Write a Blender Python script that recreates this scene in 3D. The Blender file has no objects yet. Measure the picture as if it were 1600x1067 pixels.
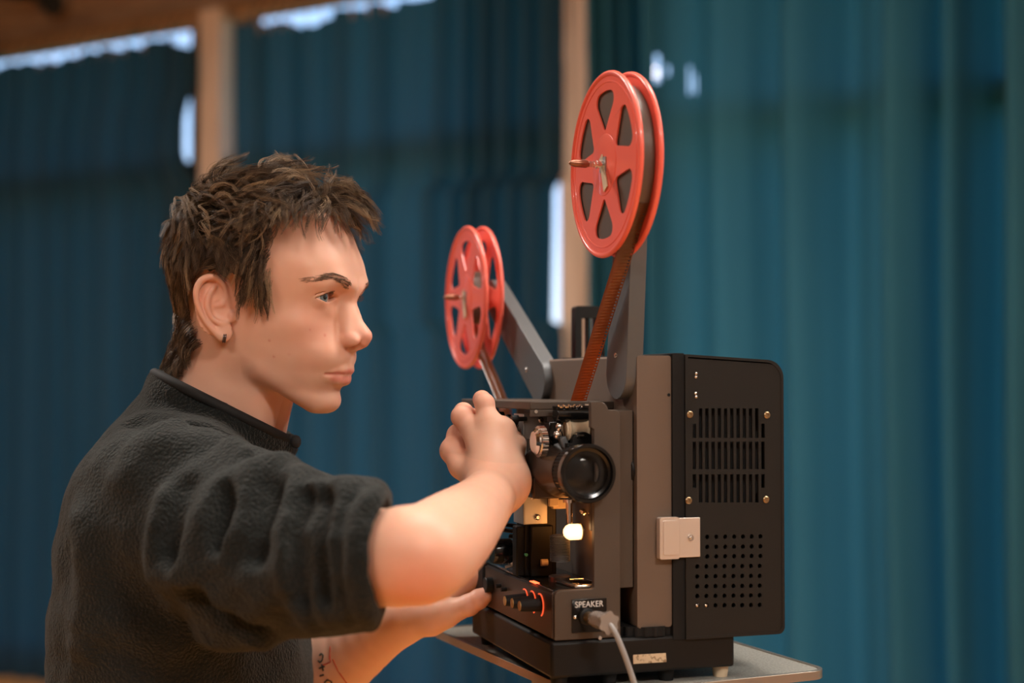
import bpy, bmesh, math, random
import numpy as np
from mathutils import Vector, Matrix
from mathutils.geometry import tessellate_polygon

random.seed(7)
SC = bpy.context.scene
COL = SC.collection
PI = math.pi

# ------------------------------------------------------------------ camera
FPX = 2222.0
PITCH = math.atan(64.5 / FPX)
CAM = Vector((0, 0, 1.28))
FW = Vector((0, math.cos(PITCH), math.sin(PITCH)))
UPV = Vector((0, -math.sin(PITCH), math.cos(PITCH)))

def ray(px, py):
    return FW + Vector((1, 0, 0)) * ((px - 800) / FPX) - UPV * ((py - 533.5) / FPX)

def P(px, py, D):
    """world point seen at a spot of the photograph, D metres ahead of the camera"""
    return CAM + ray(px, py) * D

cam_data = bpy.data.cameras.new('camera')
cam = bpy.data.objects.new('camera', cam_data)
COL.objects.link(cam)
cam.location = CAM
cam.rotation_euler = (PI / 2 + PITCH, 0, 0)
cam_data.sensor_width = 36
cam_data.lens = 50.0
cam_data.clip_start = 0.05
cam_data.clip_end = 200
cam_data.dof.use_dof = True
cam_data.dof.focus_distance = 1.43
cam_data.dof.aperture_fstop = 2.5
SC.camera = cam

SC.view_settings.view_transform = 'Standard'
SC.view_settings.look = 'None'
SC.view_settings.gamma = 1
SC.view_settings.use_curve_mapping = False
SC.view_settings.exposure = 0.5
SC.cycles.use_denoising = True
SC.cycles.caustics_reflective = False
SC.cycles.sample_clamp_indirect = 8.0

# ------------------------------------------------------------------ materials
def mat(name, col, rough=0.5, metal=0.0, **kw):
    m = bpy.data.materials.new(name)
    m.use_nodes = True
    b = m.node_tree.nodes['Principled BSDF']
    b.inputs['Base Color'].default_value = (*col, 1)
    b.inputs['Roughness'].default_value = rough
    b.inputs['Metallic'].default_value = metal
    for k, v in kw.items():
        b.inputs[k.replace('_', ' ')].default_value = v
    return m

def bsdf(m):
    return m.node_tree.nodes['Principled BSDF']

def noise_bump(m, scale=200, strength=0.2, dist=0.001, detail=3, stretch=None, kind='NOISE'):
    nt = m.node_tree
    tc = nt.nodes.new('ShaderNodeTexCoord')
    mp = nt.nodes.new('ShaderNodeMapping')
    if stretch: mp.inputs['Scale'].default_value = stretch
    nt.links.new(tc.outputs['Object'], mp.inputs['Vector'])
    if kind == 'NOISE':
        t = nt.nodes.new('ShaderNodeTexNoise'); t.inputs['Detail'].default_value = detail; o = t.outputs['Fac']
    else:
        t = nt.nodes.new('ShaderNodeTexVoronoi'); o = t.outputs['Distance']
    t.inputs['Scale'].default_value = scale
    nt.links.new(mp.outputs['Vector'], t.inputs['Vector'])
    bp = nt.nodes.new('ShaderNodeBump')
    bp.inputs['Strength'].default_value = strength
    bp.inputs['Distance'].default_value = dist
    nt.links.new(o, bp.inputs['Height'])
    prev = bsdf(m).inputs['Normal'].links
    if prev: nt.links.new(prev[0].from_socket, bp.inputs['Normal'])
    nt.links.new(bp.outputs['Normal'], bsdf(m).inputs['Normal'])
    return m

def noise_color(m, c1, c2, scale=20, detail=4, lo=0.35, hi=0.65, stretch=None):
    nt = m.node_tree
    tc = nt.nodes.new('ShaderNodeTexCoord')
    mp = nt.nodes.new('ShaderNodeMapping')
    if stretch: mp.inputs['Scale'].default_value = stretch
    nt.links.new(tc.outputs['Object'], mp.inputs['Vector'])
    t = nt.nodes.new('ShaderNodeTexNoise')
    t.inputs['Scale'].default_value = scale
    t.inputs['Detail'].default_value = detail
    nt.links.new(mp.outputs['Vector'], t.inputs['Vector'])
    r = nt.nodes.new('ShaderNodeValToRGB')
    r.color_ramp.elements[0].position = lo; r.color_ramp.elements[0].color = (*c1, 1)
    r.color_ramp.elements[1].position = hi; r.color_ramp.elements[1].color = (*c2, 1)
    nt.links.new(t.outputs['Fac'], r.inputs['Fac'])
    nt.links.new(r.outputs['Color'], bsdf(m).inputs['Base Color'])
    return m

# ------------------------------------------------------------------ mesh builder
class MB:
    def __init__(self):
        self.v = []; self.f = []
    def add(self, vs, fs):
        n = len(self.v)
        self.v += [tuple(p) for p in vs]
        self.f += [tuple(i + n for i in f) for f in fs]
        return self
    def box(self, a, b):
        x0, y0, z0 = a; x1, y1, z1 = b
        vs = [(x0,y0,z0),(x1,y0,z0),(x1,y1,z0),(x0,y1,z0),(x0,y0,z1),(x1,y0,z1),(x1,y1,z1),(x0,y1,z1)]
        return self.add(vs, [(0,3,2,1),(4,5,6,7),(0,1,5,4),(1,2,6,5),(2,3,7,6),(3,0,4,7)])
    def bar(self, p, q, w, h, up=(0,0,1)):
        p = Vector(p); q = Vector(q); z = (q - p).normalized()
        x = z.cross(Vector(up)).normalized(); y = x.cross(z)
        vs = []
        for c in (p, q):
            for sx, sy in ((-1,-1),(1,-1),(1,1),(-1,1)):
                vs.append(c + x*sx*w/2 + y*sy*h/2)
        return self.add(vs, [(3,2,1,0),(4,5,6,7),(0,1,5,4),(1,2,6,5),(2,3,7,6),(3,0,4,7)])
    def lathe(self, p, q, prof, n=32, caps=True, fn=None):
        """prof: list of (t along p->q in metres, radius)"""
        p = Vector(p); z = (Vector(q) - p).normalized()
        x = z.orthogonal().normalized(); y = z.cross(x)
        vs = []; fs = []
        for t, r in prof:
            for i in range(n):
                a = 2*PI*i/n
                rr = r * (fn(i, t) if fn else 1)
                vs.append(p + z*t + x*math.cos(a)*rr + y*math.sin(a)*rr)
        m = len(prof)
        for j in range(m-1):
            for i in range(n):
                i2 = (i+1) % n
                fs.append((j*n+i, j*n+i2, (j+1)*n+i2, (j+1)*n+i))
        if caps:
            fs.append(tuple(range(n))[::-1]); fs.append(tuple((m-1)*n+i for i in range(n)))
        return self.add(vs, fs)
    def cyl(self, p, q, r, n=24, r2=None):
        L = (Vector(q) - Vector(p)).length
        return self.lathe(p, q, [(0, r), (L, r if r2 is None else r2)], n)
    def ball(self, c, r, n=16, sc=(1,1,1)):
        c = Vector(c); m = n//2; vs = []; fs = []
        for j in range(1, m):
            th = PI*j/m
            for i in range(n):
                a = 2*PI*i/n
                vs.append((c.x+r*sc[0]*math.sin(th)*math.cos(a), c.y+r*sc[1]*math.sin(th)*math.sin(a), c.z+r*sc[2]*math.cos(th)))
        vs.append((c.x, c.y, c.z+r*sc[2])); vs.append((c.x, c.y, c.z-r*sc[2]))
        T = len(vs)-2; B = T+1
        for j in range(m-2):
            for i in range(n):
                i2 = (i+1)%n
                fs.append((j*n+i, (j+1)*n+i, (j+1)*n+i2, j*n+i2))
        for i in range(n):
            i2 = (i+1)%n
            fs.append((T, i, i2)); fs.append((B, (m-2)*n+i2, (m-2)*n+i))
        return self.add(vs, fs)
    def tube(self, pts, r, n=10, cap=True):
        pts = [Vector(p) for p in pts]; vs = []; fs = []
        rr = r if callable(r) else (lambda t: r)
        x = None
        for k, p in enumerate(pts):
            z = (pts[min(k+1, len(pts)-1)] - pts[max(k-1, 0)]).normalized()
            if x is None: x = z.orthogonal().normalized()
            x = (x - z*x.dot(z)).normalized(); y = z.cross(x)
            R = rr(k/(len(pts)-1))
            for i in range(n):
                a = 2*PI*i/n
                vs.append(p + x*math.cos(a)*R + y*math.sin(a)*R)
        for k in range(len(pts)-1):
            for i in range(n):
                i2 = (i+1)%n
                fs.append((k*n+i, k*n+i2, (k+1)*n+i2, (k+1)*n+i))
        if cap:
            fs.append(tuple(range(n))[::-1]); m = len(pts)-1
            fs.append(tuple(m*n+i for i in range(n)))
        return self.add(vs, fs)
    def plate(self, outer, holes, fn, t0, t1):
        """polygon (2D) with holes, mapped by fn(a, b, t), extruded from t0 to t1"""
        loops = [outer] + list(holes)
        tri = tessellate_polygon([[Vector((a, b, 0)) for a, b in L] for L in loops])
        flat = [p for L in loops for p in L]
        n = len(flat)
        vs = [fn(a, b, t0) for a, b in flat] + [fn(a, b, t1) for a, b in flat]
        fs = []
        for a, b, c in tri:
            fs.append((a, b, c)); fs.append((n+c, n+b, n+a))
        k = 0
        for L in loops:
            m = len(L)
            for i in range(m):
                j = (i+1) % m
                fs.append((k+j, k+i, n+k+i, n+k+j))
            k += m
        return self.add(vs, fs)
    def curve_plate(self, outer, holes, fn, t0, t1):
        """like plate, filled by a 2D curve: copes with very many holes"""
        cu = bpy.data.curves.new('tmp', 'CURVE'); cu.dimensions = '2D'; cu.fill_mode = 'BOTH'; cu.extrude = .5
        for L in [outer] + list(holes):
            s = cu.splines.new('POLY'); s.points.add(len(L)-1); s.use_cyclic_u = True
            for p, (a, b) in zip(s.points, L): p.co = (a, b, 0, 1)
        tmp = bpy.data.objects.new('tmp', cu); COL.objects.link(tmp)
        bpy.context.view_layer.update()
        me = bpy.data.meshes.new_from_object(tmp.evaluated_get(bpy.context.evaluated_depsgraph_get()))
        vs = [fn(v.co.x, v.co.y, t0 if v.co.z < 0 else t1) for v in me.vertices]; fs = [tuple(p.vertices) for p in me.polygons]
        bpy.data.objects.remove(tmp); bpy.data.meshes.remove(me)
        return self.add(vs, fs)
    def build(self, name, material, parent=None, bevel=0, seg=2, angle=35, smooth=True, loc=None, fix=True, solid=0):
        me = bpy.data.meshes.new(name)
        me.from_pydata(self.v, [], self.f)
        if fix:
            bm = bmesh.new(); bm.from_mesh(me)
            bmesh.ops.recalc_face_normals(bm, faces=bm.faces)
            bm.to_mesh(me); bm.free()
        me.materials.append(material)
        if smooth:
            me.polygons.foreach_set('use_smooth', [True]*len(me.polygons))
            me.set_sharp_from_angle(angle=math.radians(angle))
        o = bpy.data.objects.new(name, me)
        COL.objects.link(o)
        if parent: o.parent = parent
        if loc: o.location = loc
        if solid:
            s = o.modifiers.new('solid', 'SOLIDIFY'); s.thickness = solid; s.offset = 0
        if bevel:
            b = o.modifiers.new('bevel', 'BEVEL'); b.width = bevel; b.segments = seg
            b.limit_method = 'ANGLE'; b.angle_limit = math.radians(30); b.harden_normals = False
        return o

def rrect(x0, y0, x1, y1, r, n=6):
    if not hasattr(r, '__len__'): r = (r,)*4     # bl, br, tr, tl
    pts = []
    for (cx, cy, a0, rr) in ((x0+r[0], y0+r[0], PI, r[0]), (x1-r[1], y0+r[1], 1.5*PI, r[1]),
                             (x1-r[2], y1-r[2], 0, r[2]), (x0+r[3], y1-r[3], .5*PI, r[3])):
        for i in range(n+1):
            a = a0 + .5*PI*i/n
            pts.append((cx + rr*math.cos(a), cy + rr*math.sin(a)))
    return pts

def circ(cx, cy, r, n=20):
    return [(cx + r*math.cos(2*PI*i/n), cy + r*math.sin(2*PI*i/n)) for i in range(n)]

def tag(o, label, cat, group=None, kind=None):
    o['label'] = label; o['category'] = cat
    if group: o['group'] = group
    if kind: o['kind'] = kind
    return o

def struct(o, label=None):
    o['kind'] = 'structure'
    if label: o['label'] = label
    return o

def empty(name, loc, rz=0):
    o = bpy.data.objects.new(name, None)
    COL.objects.link(o)
    o.location = loc; o.rotation_euler = (0, 0, rz); o.empty_display_size = .05
    return o

def text_mesh(name, body, size, material, parent, origin, xdir, zdir, extrude=0.0002):
    cu = bpy.data.curves.new(name, 'FONT')
    cu.body = body; cu.size = size; cu.extrude = extrude; cu.align_x = 'CENTER'; cu.align_y = 'CENTER'
    tmp = bpy.data.objects.new(name, cu); COL.objects.link(tmp)
    bpy.context.view_layer.update()
    me = bpy.data.meshes.new_from_object(tmp.evaluated_get(bpy.context.evaluated_depsgraph_get()))
    bpy.data.objects.remove(tmp)
    x = Vector(xdir).normalized(); z = Vector(zdir).normalized(); y = x.cross(z)
    M = Matrix((x, z, -y)).transposed().to_4x4(); M.translation = Vector(origin)
    me.transform(M)
    me.materials.clear(); me.materials.append(material)
    o = bpy.data.objects.new(name, me); COL.objects.link(o)
    o.parent = parent
    return o

def spline(xs, ys):
    """monotone-ish cubic interpolation through control points"""
    xs = list(xs); ys = list(ys)
    n = len(xs)
    m = [0]*n
    for i in range(n):
        if 0 < i < n-1: m[i] = (ys[i+1]-ys[i-1])/(xs[i+1]-xs[i-1])
        elif i == 0: m[i] = (ys[1]-ys[0])/(xs[1]-xs[0])
        else: m[i] = (ys[-1]-ys[-2])/(xs[-1]-xs[-2])
    def f(x):
        if x <= xs[0]: return ys[0]
        if x >= xs[-1]: return ys[-1]
        i = 0
        while x > xs[i+1]: i += 1
        h = xs[i+1]-xs[i]; t = (x-xs[i])/h
        return ((2*t**3-3*t*t+1)*ys[i] + (t**3-2*t*t+t)*h*m[i] + (-2*t**3+3*t*t)*ys[i+1] + (t**3-t*t)*h*m[i+1])
    return f
# ------------------------------------------------------------------ the window wall
# wall frame: s runs to the right along the wall (and nearer), n points into the room
WS = Vector((.866, -.5, 0)); WN = Vector((-.5, -.866, 0)); W0 = Vector((.25, 4.95, 0))
def wp(s, n, z): return W0 + WS*s + WN*n + Vector((0, 0, z))
def s_of(px, n=0):
    t = (px - 800)/FPX
    return (t*(4.95 - .866*n) - .25 + .5*n)/(.866 + .5*t)
def z_of(px, py, n=0):
    """height on the wall (n metres in front of it) under a spot of the photo"""
    d = ray(px, py); t = (W0 + WN*n - CAM).dot(WN)/d.dot(WN)
    return (CAM + d*t).z

M_wood = mat('pale_timber', (.7, .53, .4), .5)
noise_color(M_wood, (.64, .47, .34), (.76, .59, .46), 6, 5, stretch=(6, 6, .6))
M_beam = mat('brown_timber', (.3, .19, .12), .5)
noise_color(M_beam, (.24, .145, .09), (.36, .235, .15), 5, 5, stretch=(1, 1, 6))
M_dark = mat('dark_frame_timber', (.055, .03, .018), .5)
noise_bump(M_dark, 60, .1)
M_plaster = mat('warm_plaster', (.34, .28, .23), .85); noise_bump(M_plaster, 90, .2)
M_floor = mat('orange_varnished_boards', (.66, .32, .11), .35); noise_color(M_floor, (.6, .28, .09), (.72, .36, .13), 3, 5, stretch=(1, 9, 1))
M_ceil = mat('white_ceiling', (.62, .58, .52), .9); noise_bump(M_ceil, 60, .2)
M_glass = bpy.data.materials.new('window_glass'); M_glass.use_nodes = True
_n = M_glass.node_tree; _n.nodes.remove(_n.nodes['Principled BSDF'])
_t = _n.nodes.new('ShaderNodeBsdfTransparent'); _g = _n.nodes.new('ShaderNodeBsdfGlossy'); _g.inputs['Roughness'].default_value = .02
_m = _n.nodes.new('ShaderNodeMixShader'); _m.inputs['Fac'].default_value = .05
_n.links.new(_t.outputs[0], _m.inputs[1]); _n.links.new(_g.outputs[0], _m.inputs[2]); _n.links.new(_m.outputs[0], _n.nodes['Material Output'].inputs['Surface'])

SL, SR = -6.2, 4.4          # extent of the window wall
posts = [-4.98, -3.32, -1.66, 0.0, 1.66, 3.32]
ZR = 2.73                   # curtain rail height

def wallbox(mb, s0, s1, n0, n1, z0, z1):
    vs = [wp(s, n, z) for z in (z0, z1) for s, n in ((s0, n0), (s1, n0), (s1, n1), (s0, n1))]
    mb.add(vs, [(0,3,2,1),(4,5,6,7),(0,1,5,4),(1,2,6,5),(2,3,7,6),(3,0,4,7)])
    return mb

# wall below and above the windows
w = MB(); wallbox(w, SL, SR, -.2, -.06, 0, .12); wallbox(w, SL, SR, -.2, -.06, 2.88, 3.43)
struct(w.build('wall_back', M_plaster))
b = MB(); wallbox(b, SL, SR, -.05, .03, 2.755, 3.10)
struct(b.build('trim_1', M_beam, bevel=.006), 'brown timber lintel running above the curtains')
for i, s in enumerate(posts):
    p = MB(); wallbox(p, s-.055, s+.055, -.14, .075, 0, 2.795)
    struct(p.build('trim_%d' % (i+2), M_wood, bevel=.006), 'pale timber post between curtained windows')
k = 1
for s0, s1 in zip([SL]+posts, posts+[SR]):
    a, c = s0+.055, s1-.055
    fr = MB()
    jw = c - s_of(303, -.08) if abs(c+1.715) < .01 else (c - s_of(881, -.08) if abs(c+.055) < .01 else .05)
    wallbox(fr, a, a+.05, -.13, -.05, .12, 2.89); wallbox(fr, c-jw, c, -.13, -.05, .12, 2.89)
    wallbox(fr, a+.05, c-.045, -.13, -.05, .12, .18); wallbox(fr, a+.05, c-.045, -.12, -.06, 2.12, 2.21); wallbox(fr, a+.05, c-.045, -.13, -.05, 2.85, 2.89)
    wn = struct(fr.build('window_%d' % k, M_dark), 'dark framed tall window behind a curtain')
    g = MB(); wallbox(g, a+.05, c-.045, -.096, -.092, .18, 2.86)
    g.build('pane', M_glass, wn)
    k += 1

# the rest of the room
FLOORPTS = [wp(SL, -.1, 0), wp(SR, -.1, 0), wp(SR, 8.6, 0), wp(SL, 8.6, 0)]
def slab(pts, z0, z1):
    m = MB(); vs = [(p.x, p.y, z) for z in (z0, z1) for p in pts]
    return m.add(vs, [(0,1,2,3),(7,6,5,4),(0,4,5,1),(1,5,6,2),(2,6,7,3),(3,7,4,0)])
struct(slab(FLOORPTS, -.06, 0).build('floor', M_floor))
struct(slab(FLOORPTS, 3.43, 3.53).build('ceiling', M_ceil))
w = MB(); wallbox(w, SL-.12, SL, -.2, 8.6, 0, 3.43); struct(w.build('wall_left', M_plaster))
w = MB(); wallbox(w, SR, SR+.12, -.2, 8.6, 0, 3.43); struct(w.build('wall_right', M_plaster))
w = MB(); wallbox(w, SL, SR, 8.6, 8.72, 0, 3.43); struct(w.build('wall_front', M_plaster))

e_ = MB(); wallbox(e_, SL-1, SR+1, -.95, -.21, 3.07, 3.2)  # unseen overhang added to keep sky light off the upper curtains
struct(e_.build('sky_blocker', M_beam), 'unseen overhang added outside to shade the upper curtains')
# outside: lawn and a hedge under the sky
M_lawn = mat('lawn', (.09, .2, .035), .9); noise_color(M_lawn, (.06, .15, .03), (.14, .28, .06), 3)
g = MB(); wallbox(g, -30, 30, -40, -.25, -.5, -.35)
lawn = g.build('lawn', M_lawn); lawn['kind'] = 'structure'
M_hedge = mat('hedge_green', (.12, .26, .07), .9); noise_color(M_hedge, (.06, .15, .03), (.3, .45, .16), 2.2)
h = MB()
rnd = random.Random(3)
for i in range(90):
    s = -24 + i*.55; c = wp(s, -13 + rnd.uniform(-.4, .4), .2 + rnd.uniform(-.2, .25))
    h.ball(c, rnd.uniform(.7, 1.1), 12)
hd = h.build('hedge', M_hedge); tag(hd, 'green hedge glimpsed through the bright gap between curtain and post', 'hedge', kind='stuff')

# ------------------------------------------------------------------ curtains
def curtain_mat(name, c1, c2, ct):
    m = mat(name, c1, .8, 0, Sheen_Weight=.12, Sheen_Roughness=.45)
    bsdf(m).inputs['Sheen Tint'].default_value = (.35, .75, .85, 1)
    nt = m.node_tree; tr = nt.nodes.new('ShaderNodeBsdfTranslucent'); tr.inputs['Color'].default_value = (*ct, 1)
    mx = nt.nodes.new('ShaderNodeMixShader'); mx.inputs['Fac'].default_value = .42
    nt.links.new(bsdf(m).outputs['BSDF'], mx.inputs[1]); nt.links.new(tr.outputs['BSDF'], mx.inputs[2])
    nt.links.new(mx.outputs['Shader'], nt.nodes['Material Output'].inputs['Surface'])
    noise_color(m, c1, c2, 2.5, 3, .3, .7, stretch=(1, 1, .35))
    noise_bump(m, 700, .15, .0008)
    return m
M_curt = curtain_mat('teal_curtain_cloth_shaded', (.010, .034, .050), (.014, .046, .065), (.018, .11, .15))  # same cloth thrice; differing light is put into colour and translucency
M_curtm = curtain_mat('teal_curtain_cloth_half_lit', (.014, .048, .07), (.02, .064, .088), (.024, .17, .235))
M_curt2 = curtain_mat('teal_curtain_cloth_lit', (.026, .135, .175), (.036, .17, .215), (.022, .20, .28))

def curtain(name, s0f, s1f, fold, z0, topf, n0=.11, ds=.007, rows=40, mt=None, pin=()):
    """s0f/s1f: edge position by height, fold(s): depth of the pleats, topf(s): height of the top hem"""
    sa, sb = s0f(1.5), s1f(1.5)
    nc = int((sb-sa)/ds); vs = []; fs = []
    for j in range(rows+1):
        tz = j/rows
        for i in range(nc+1):
            q = i/nc; s = sa + (sb-sa)*q
            zt = topf(s); z = z0 + (zt-z0)*tz
            so = s0f(z) + (s1f(z)-s0f(z))*q
            amp = .85 + .4*math.sin(tz*1.3+.4)
            nn = n0 + fold(s + .006*math.sin(z*2.3 + s*4))*amp + .003*math.sin(z*3.1+s*17)
            vs.append(wp(so, nn, z))
    skip = set()
    for px_, y0_, y1_, w_ in pin:           # slits added so daylight shows as bright spots
        i0 = int((s_of(px_, n0)-sa)/(sb-sa)*nc); ja = int((z_of(px_, y1_, n0)-z0)/(topf(0)-z0)*rows); jb = int((z_of(px_, y0_, n0)-z0)/(topf(0)-z0)*rows)
        skip |= {(i, j) for i in range(i0, i0+w_) for j in range(ja, jb+1)}
    for j in range(rows):
        for i in range(nc):
            if (i, j) in skip: continue
            a = j*(nc+1)+i; fs.append((a, a+1, a+nc+2, a+nc+1))
    m = MB(); m.add(vs, fs)
    return m.build(name, mt or M_curt, angle=180, fix=False)

def folds(px_list):
    """list of (photo column, depth in mm) -> fold function of s"""
    f = spline([s_of(p, .14) for p, _ in px_list], [d*1.7/1000 for _, d in px_list])
    return f
def waves(s, seed=0, base=.11):
    return (.022*math.sin(s*2*PI/base + 1.7*math.sin(s*3.1+seed)) + .012*math.sin(s*2*PI/(base*.53)+seed*2)
            + .014*math.sin(s*2*PI/.47+seed))

# left curtain: ends just short of the first post, a bowed free edge shows daylight
NC = .11
def edge_left(z):
    b = max(0, 1 - ((z-z_of(295, 210, NC))/.17)**2)
    return s_of(304, NC) - (s_of(304, NC)-s_of(287, NC))*min(1, b*1.6)
rr_ = random.Random(5)
def top_left(s):
    zt = 2.686 - .010*math.sin(s*2*PI/.19)**2 - .005*math.sin(s*7)
    if abs(s-s_of(288, NC)) < .05: zt -= .03
    return zt
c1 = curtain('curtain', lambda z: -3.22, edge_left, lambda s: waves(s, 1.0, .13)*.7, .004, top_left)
tag(c1, 'shaded teal floor-length curtain behind the man, its bowed edge baring a thin daylight slit', 'curtain', 'teal curtains')

def edge_mid(z):
    zc = (z_of(868, 275, NC)+z_of(868, 512, NC))/2; hh = (z_of(868, 275, NC)-z_of(868, 512, NC))/2
    t = abs(z-zc)/hh
    b = 1 if t < .9 else max(0, 1-(t-.9)/.12)
    return s_of(886, NC) - (s_of(886, NC)-s_of(859, NC))*b
def top_mid(s):
    dip = math.exp(-((s-s_of(478, NC))/.09)**2)
    return 2.690 - .042*dip - .008*math.sin(s*2*PI/.21)**2
def fold_mid(s):
    px = 800 + FPX*(.25+.866*s)/(4.95-.5*s)
    k = min(1, max(0, (px-650)/90))
    return waves(s, 2.2, .15)*(1-k)*.9 + k*(.04*math.sin(s*2*PI/.083+.5*math.sin(s*19)) + .012*math.sin(s*31))
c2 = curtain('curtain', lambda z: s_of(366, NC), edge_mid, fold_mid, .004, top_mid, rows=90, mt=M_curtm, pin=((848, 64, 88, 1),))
tag(c2, 'teal curtain hanging between the two pale timber posts', 'curtain', 'teal curtains')

f3 = folds([(929, 10), (938, 45), (950, -20), (961, 40), (975, -25), (988, 35), (1003, -20), (1018, 20), (1034, 60), (1052, 15),
            (1090, -5), (1130, 25), (1165, 5), (1190, -20), (1215, -25), (1240, 30), (1262, 25), (1292, -10), (1330, -35), (1366, 5), (1392, 20),
            (1404, 70), (1416, 85), (1432, 60), (1450, -10), (1466, -35), (1482, 30), (1500, 30), (1520, -20), (1550, -70), (1572, -30), (1590, 80),
            (1606, 100), (1625, 40), (1650, -40), (1690, 40), (1730, -30)])
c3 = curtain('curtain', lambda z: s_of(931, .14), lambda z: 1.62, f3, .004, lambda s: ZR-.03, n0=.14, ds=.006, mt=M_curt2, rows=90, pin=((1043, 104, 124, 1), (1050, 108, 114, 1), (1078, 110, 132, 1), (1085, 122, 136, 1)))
tag(c3, 'wide brightly lit teal curtain with deep folds hanging right of the projector', 'curtain', 'teal curtains')
c4 = curtain('curtain', lambda z: 1.70, lambda z: 3.26, lambda s: waves(s, .4, .16)*1.3, .004, lambda s: ZR-.03)
tag(c4, 'teal curtain beyond the wide one, past the edge of the photo', 'curtain', 'teal curtains')
c5 = curtain('curtain', lambda z: -4.9, lambda z: -3.38, lambda s: waves(s, 3.0, .15), .004, lambda s: ZR-.05)
tag(c5, 'shaded teal curtain beyond the leftmost seen one, past the edge of the photo', 'curtain', 'teal curtains')

# curtain rails and their hooks
M_rail = mat('rail_brown', (.3, .15, .06), .4)
M_hook = mat('tan_plastic', (.62, .34, .16), .5)
for lab, a, b_ in (('thin brown curtain rail above the dark curtain behind the man', -3.25, -1.73),
                  ('thin brown curtain rail spanning between the two pale posts', -1.59, -.07),
                  ('thin brown curtain rail above the wide bright curtain', .07, 1.6)):
    r_ = MB(); r_.add([], [])
    wallbox(r_, a, b_, .055, .075, ZR+.055, ZR+.075)
    tag(r_.build('curtain_rail', M_rail, bevel=.003), lab, 'curtain rail', 'curtain rails')
def hook_mb(s):
    m = MB(); pts = []
    for i in range(9):
        a = -PI/2 + i*PI*1.25/8
        pts.append(wp(s, .11 + .012*math.cos(a)*.6, ZR-.01 + .014 + .014*math.sin(a)))
    pts = [wp(s, .11, 2.65)] + [wp(s, .11, 2.68)] + pts[1:]
    m.tube(pts, .004, 6); m.bar(wp(s, .105, ZR+.0), wp(s, .07, ZR+.06), .008, .004)
    return m
for px in (14, 34, 56, 78, 101, 118, 134, 152, 170, 190, 220, 238, 254, 271, 286, 298):
    o = hook_mb(s_of(px, NC)).build('curtain_hook', M_hook)
    tag(o, 'small tan hook holding the dark curtain behind the man', 'curtain hook', 'hooks of the dark curtain behind the man')
for px in (372, 383, 402, 418, 437, 455, 478, 500, 523, 548, 573, 598):
    o = hook_mb(s_of(px, NC)).build('curtain_hook', M_hook)
    tag(o, 'small tan hook holding the curtain between the two posts', 'curtain hook', 'hooks of the curtain between the posts')

# black clamp lamp fixed to the lintel
M_blackp = mat('matt_black_plastic', (.012, .012, .013), .45)
t = empty('clamp_lamp', wp(s_of(100), .1, 2.93))
tag(t, 'small black clamp lamp fixed high on the brown lintel, far left', 'lamp')
m = MB(); q = Vector((0, 0, 0))
m.cyl((-.02, -.03, .0), (.05, -.1, -.035), .035, 20, .05); m.build('lamp_head', M_blackp, t)
m = MB(); m.bar((-.14, .01, .05), (-.0, -.03, 0), .02, .025); m.bar((-.2, .04, .06), (-.13, .01, .05), .05, .05); m.build('bracket', M_blackp, t)

# ceiling beams running parallel to the window wall
for k, n_ in enumerate((3.6, 6.6)):
    b = MB(); wallbox(b, SL, SR, n_-.06, n_+.06, 2.75, 3.43)
    struct(b.build('beam_%d' % (k+1), M_beam, bevel=.005), 'brown timber ceiling beam')

# ------------------------------------------------------------------ light
wd = bpy.data.worlds.new('world'); SC.world = wd; wd.use_nodes = True
nt = wd.node_tree
bgn = nt.nodes['Background']
sky = nt.nodes.new('ShaderNodeTexSky'); sky.sky_type = 'HOSEK_WILKIE'; sky.turbidity = 6; sky.sun_direction = (.3, -.6, .7)
nt.links.new(sky.outputs['Color'], bgn.inputs['Color'])
bgn.inputs['Strength'].default_value = 7

def area(name, loc, target, size, power, color, size_y=None, spread=PI):
    l = bpy.data.lights.new(name, 'AREA'); l.energy = power; l.color = color
    l.shape = 'RECTANGLE'; l.size = size; l.size_y = size_y or size; l.spread = spread
    o = bpy.data.objects.new(name, l); COL.objects.link(o)
    o.location = loc
    d = Vector(target) - Vector(loc)
    o.rotation_euler = d.to_track_quat('-Z', 'Y').to_euler()
    return o

M_lampcase = mat('lamp_case', (.6, .58, .55), .4)
def ceiling_lamp(x, y, power, color, lab, sx=1.2, sy=.35, z=3.0, target=None):
    t = empty('ceiling_lamp', (x, y, z))
    tag(t, lab, 'ceiling lamp', 'ceiling lamps')
    m = MB(); m.box((-sx/2-.03, -sy/2-.03, .012), (sx/2+.03, sy/2+.03, .07)); m.build('housing', M_lampcase, t, bevel=.01)
    m = MB(); m.cyl((-sx/3, 0, .07), (-sx/3, 0, 3.43-z), .008, 10); m.build('hanger', M_blackp, t)
    m = MB(); m.cyl((sx/3, 0, .07), (sx/3, 0, 3.43-z), .008, 10); m.build('hanger', M_blackp, t)
    a = area('lamp_light', (x, y, z), (x, y, 0) if target is None else target, sx, power, color, sy)
    a.parent = t; a.location = (0, 0, 0)
    return t
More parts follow.
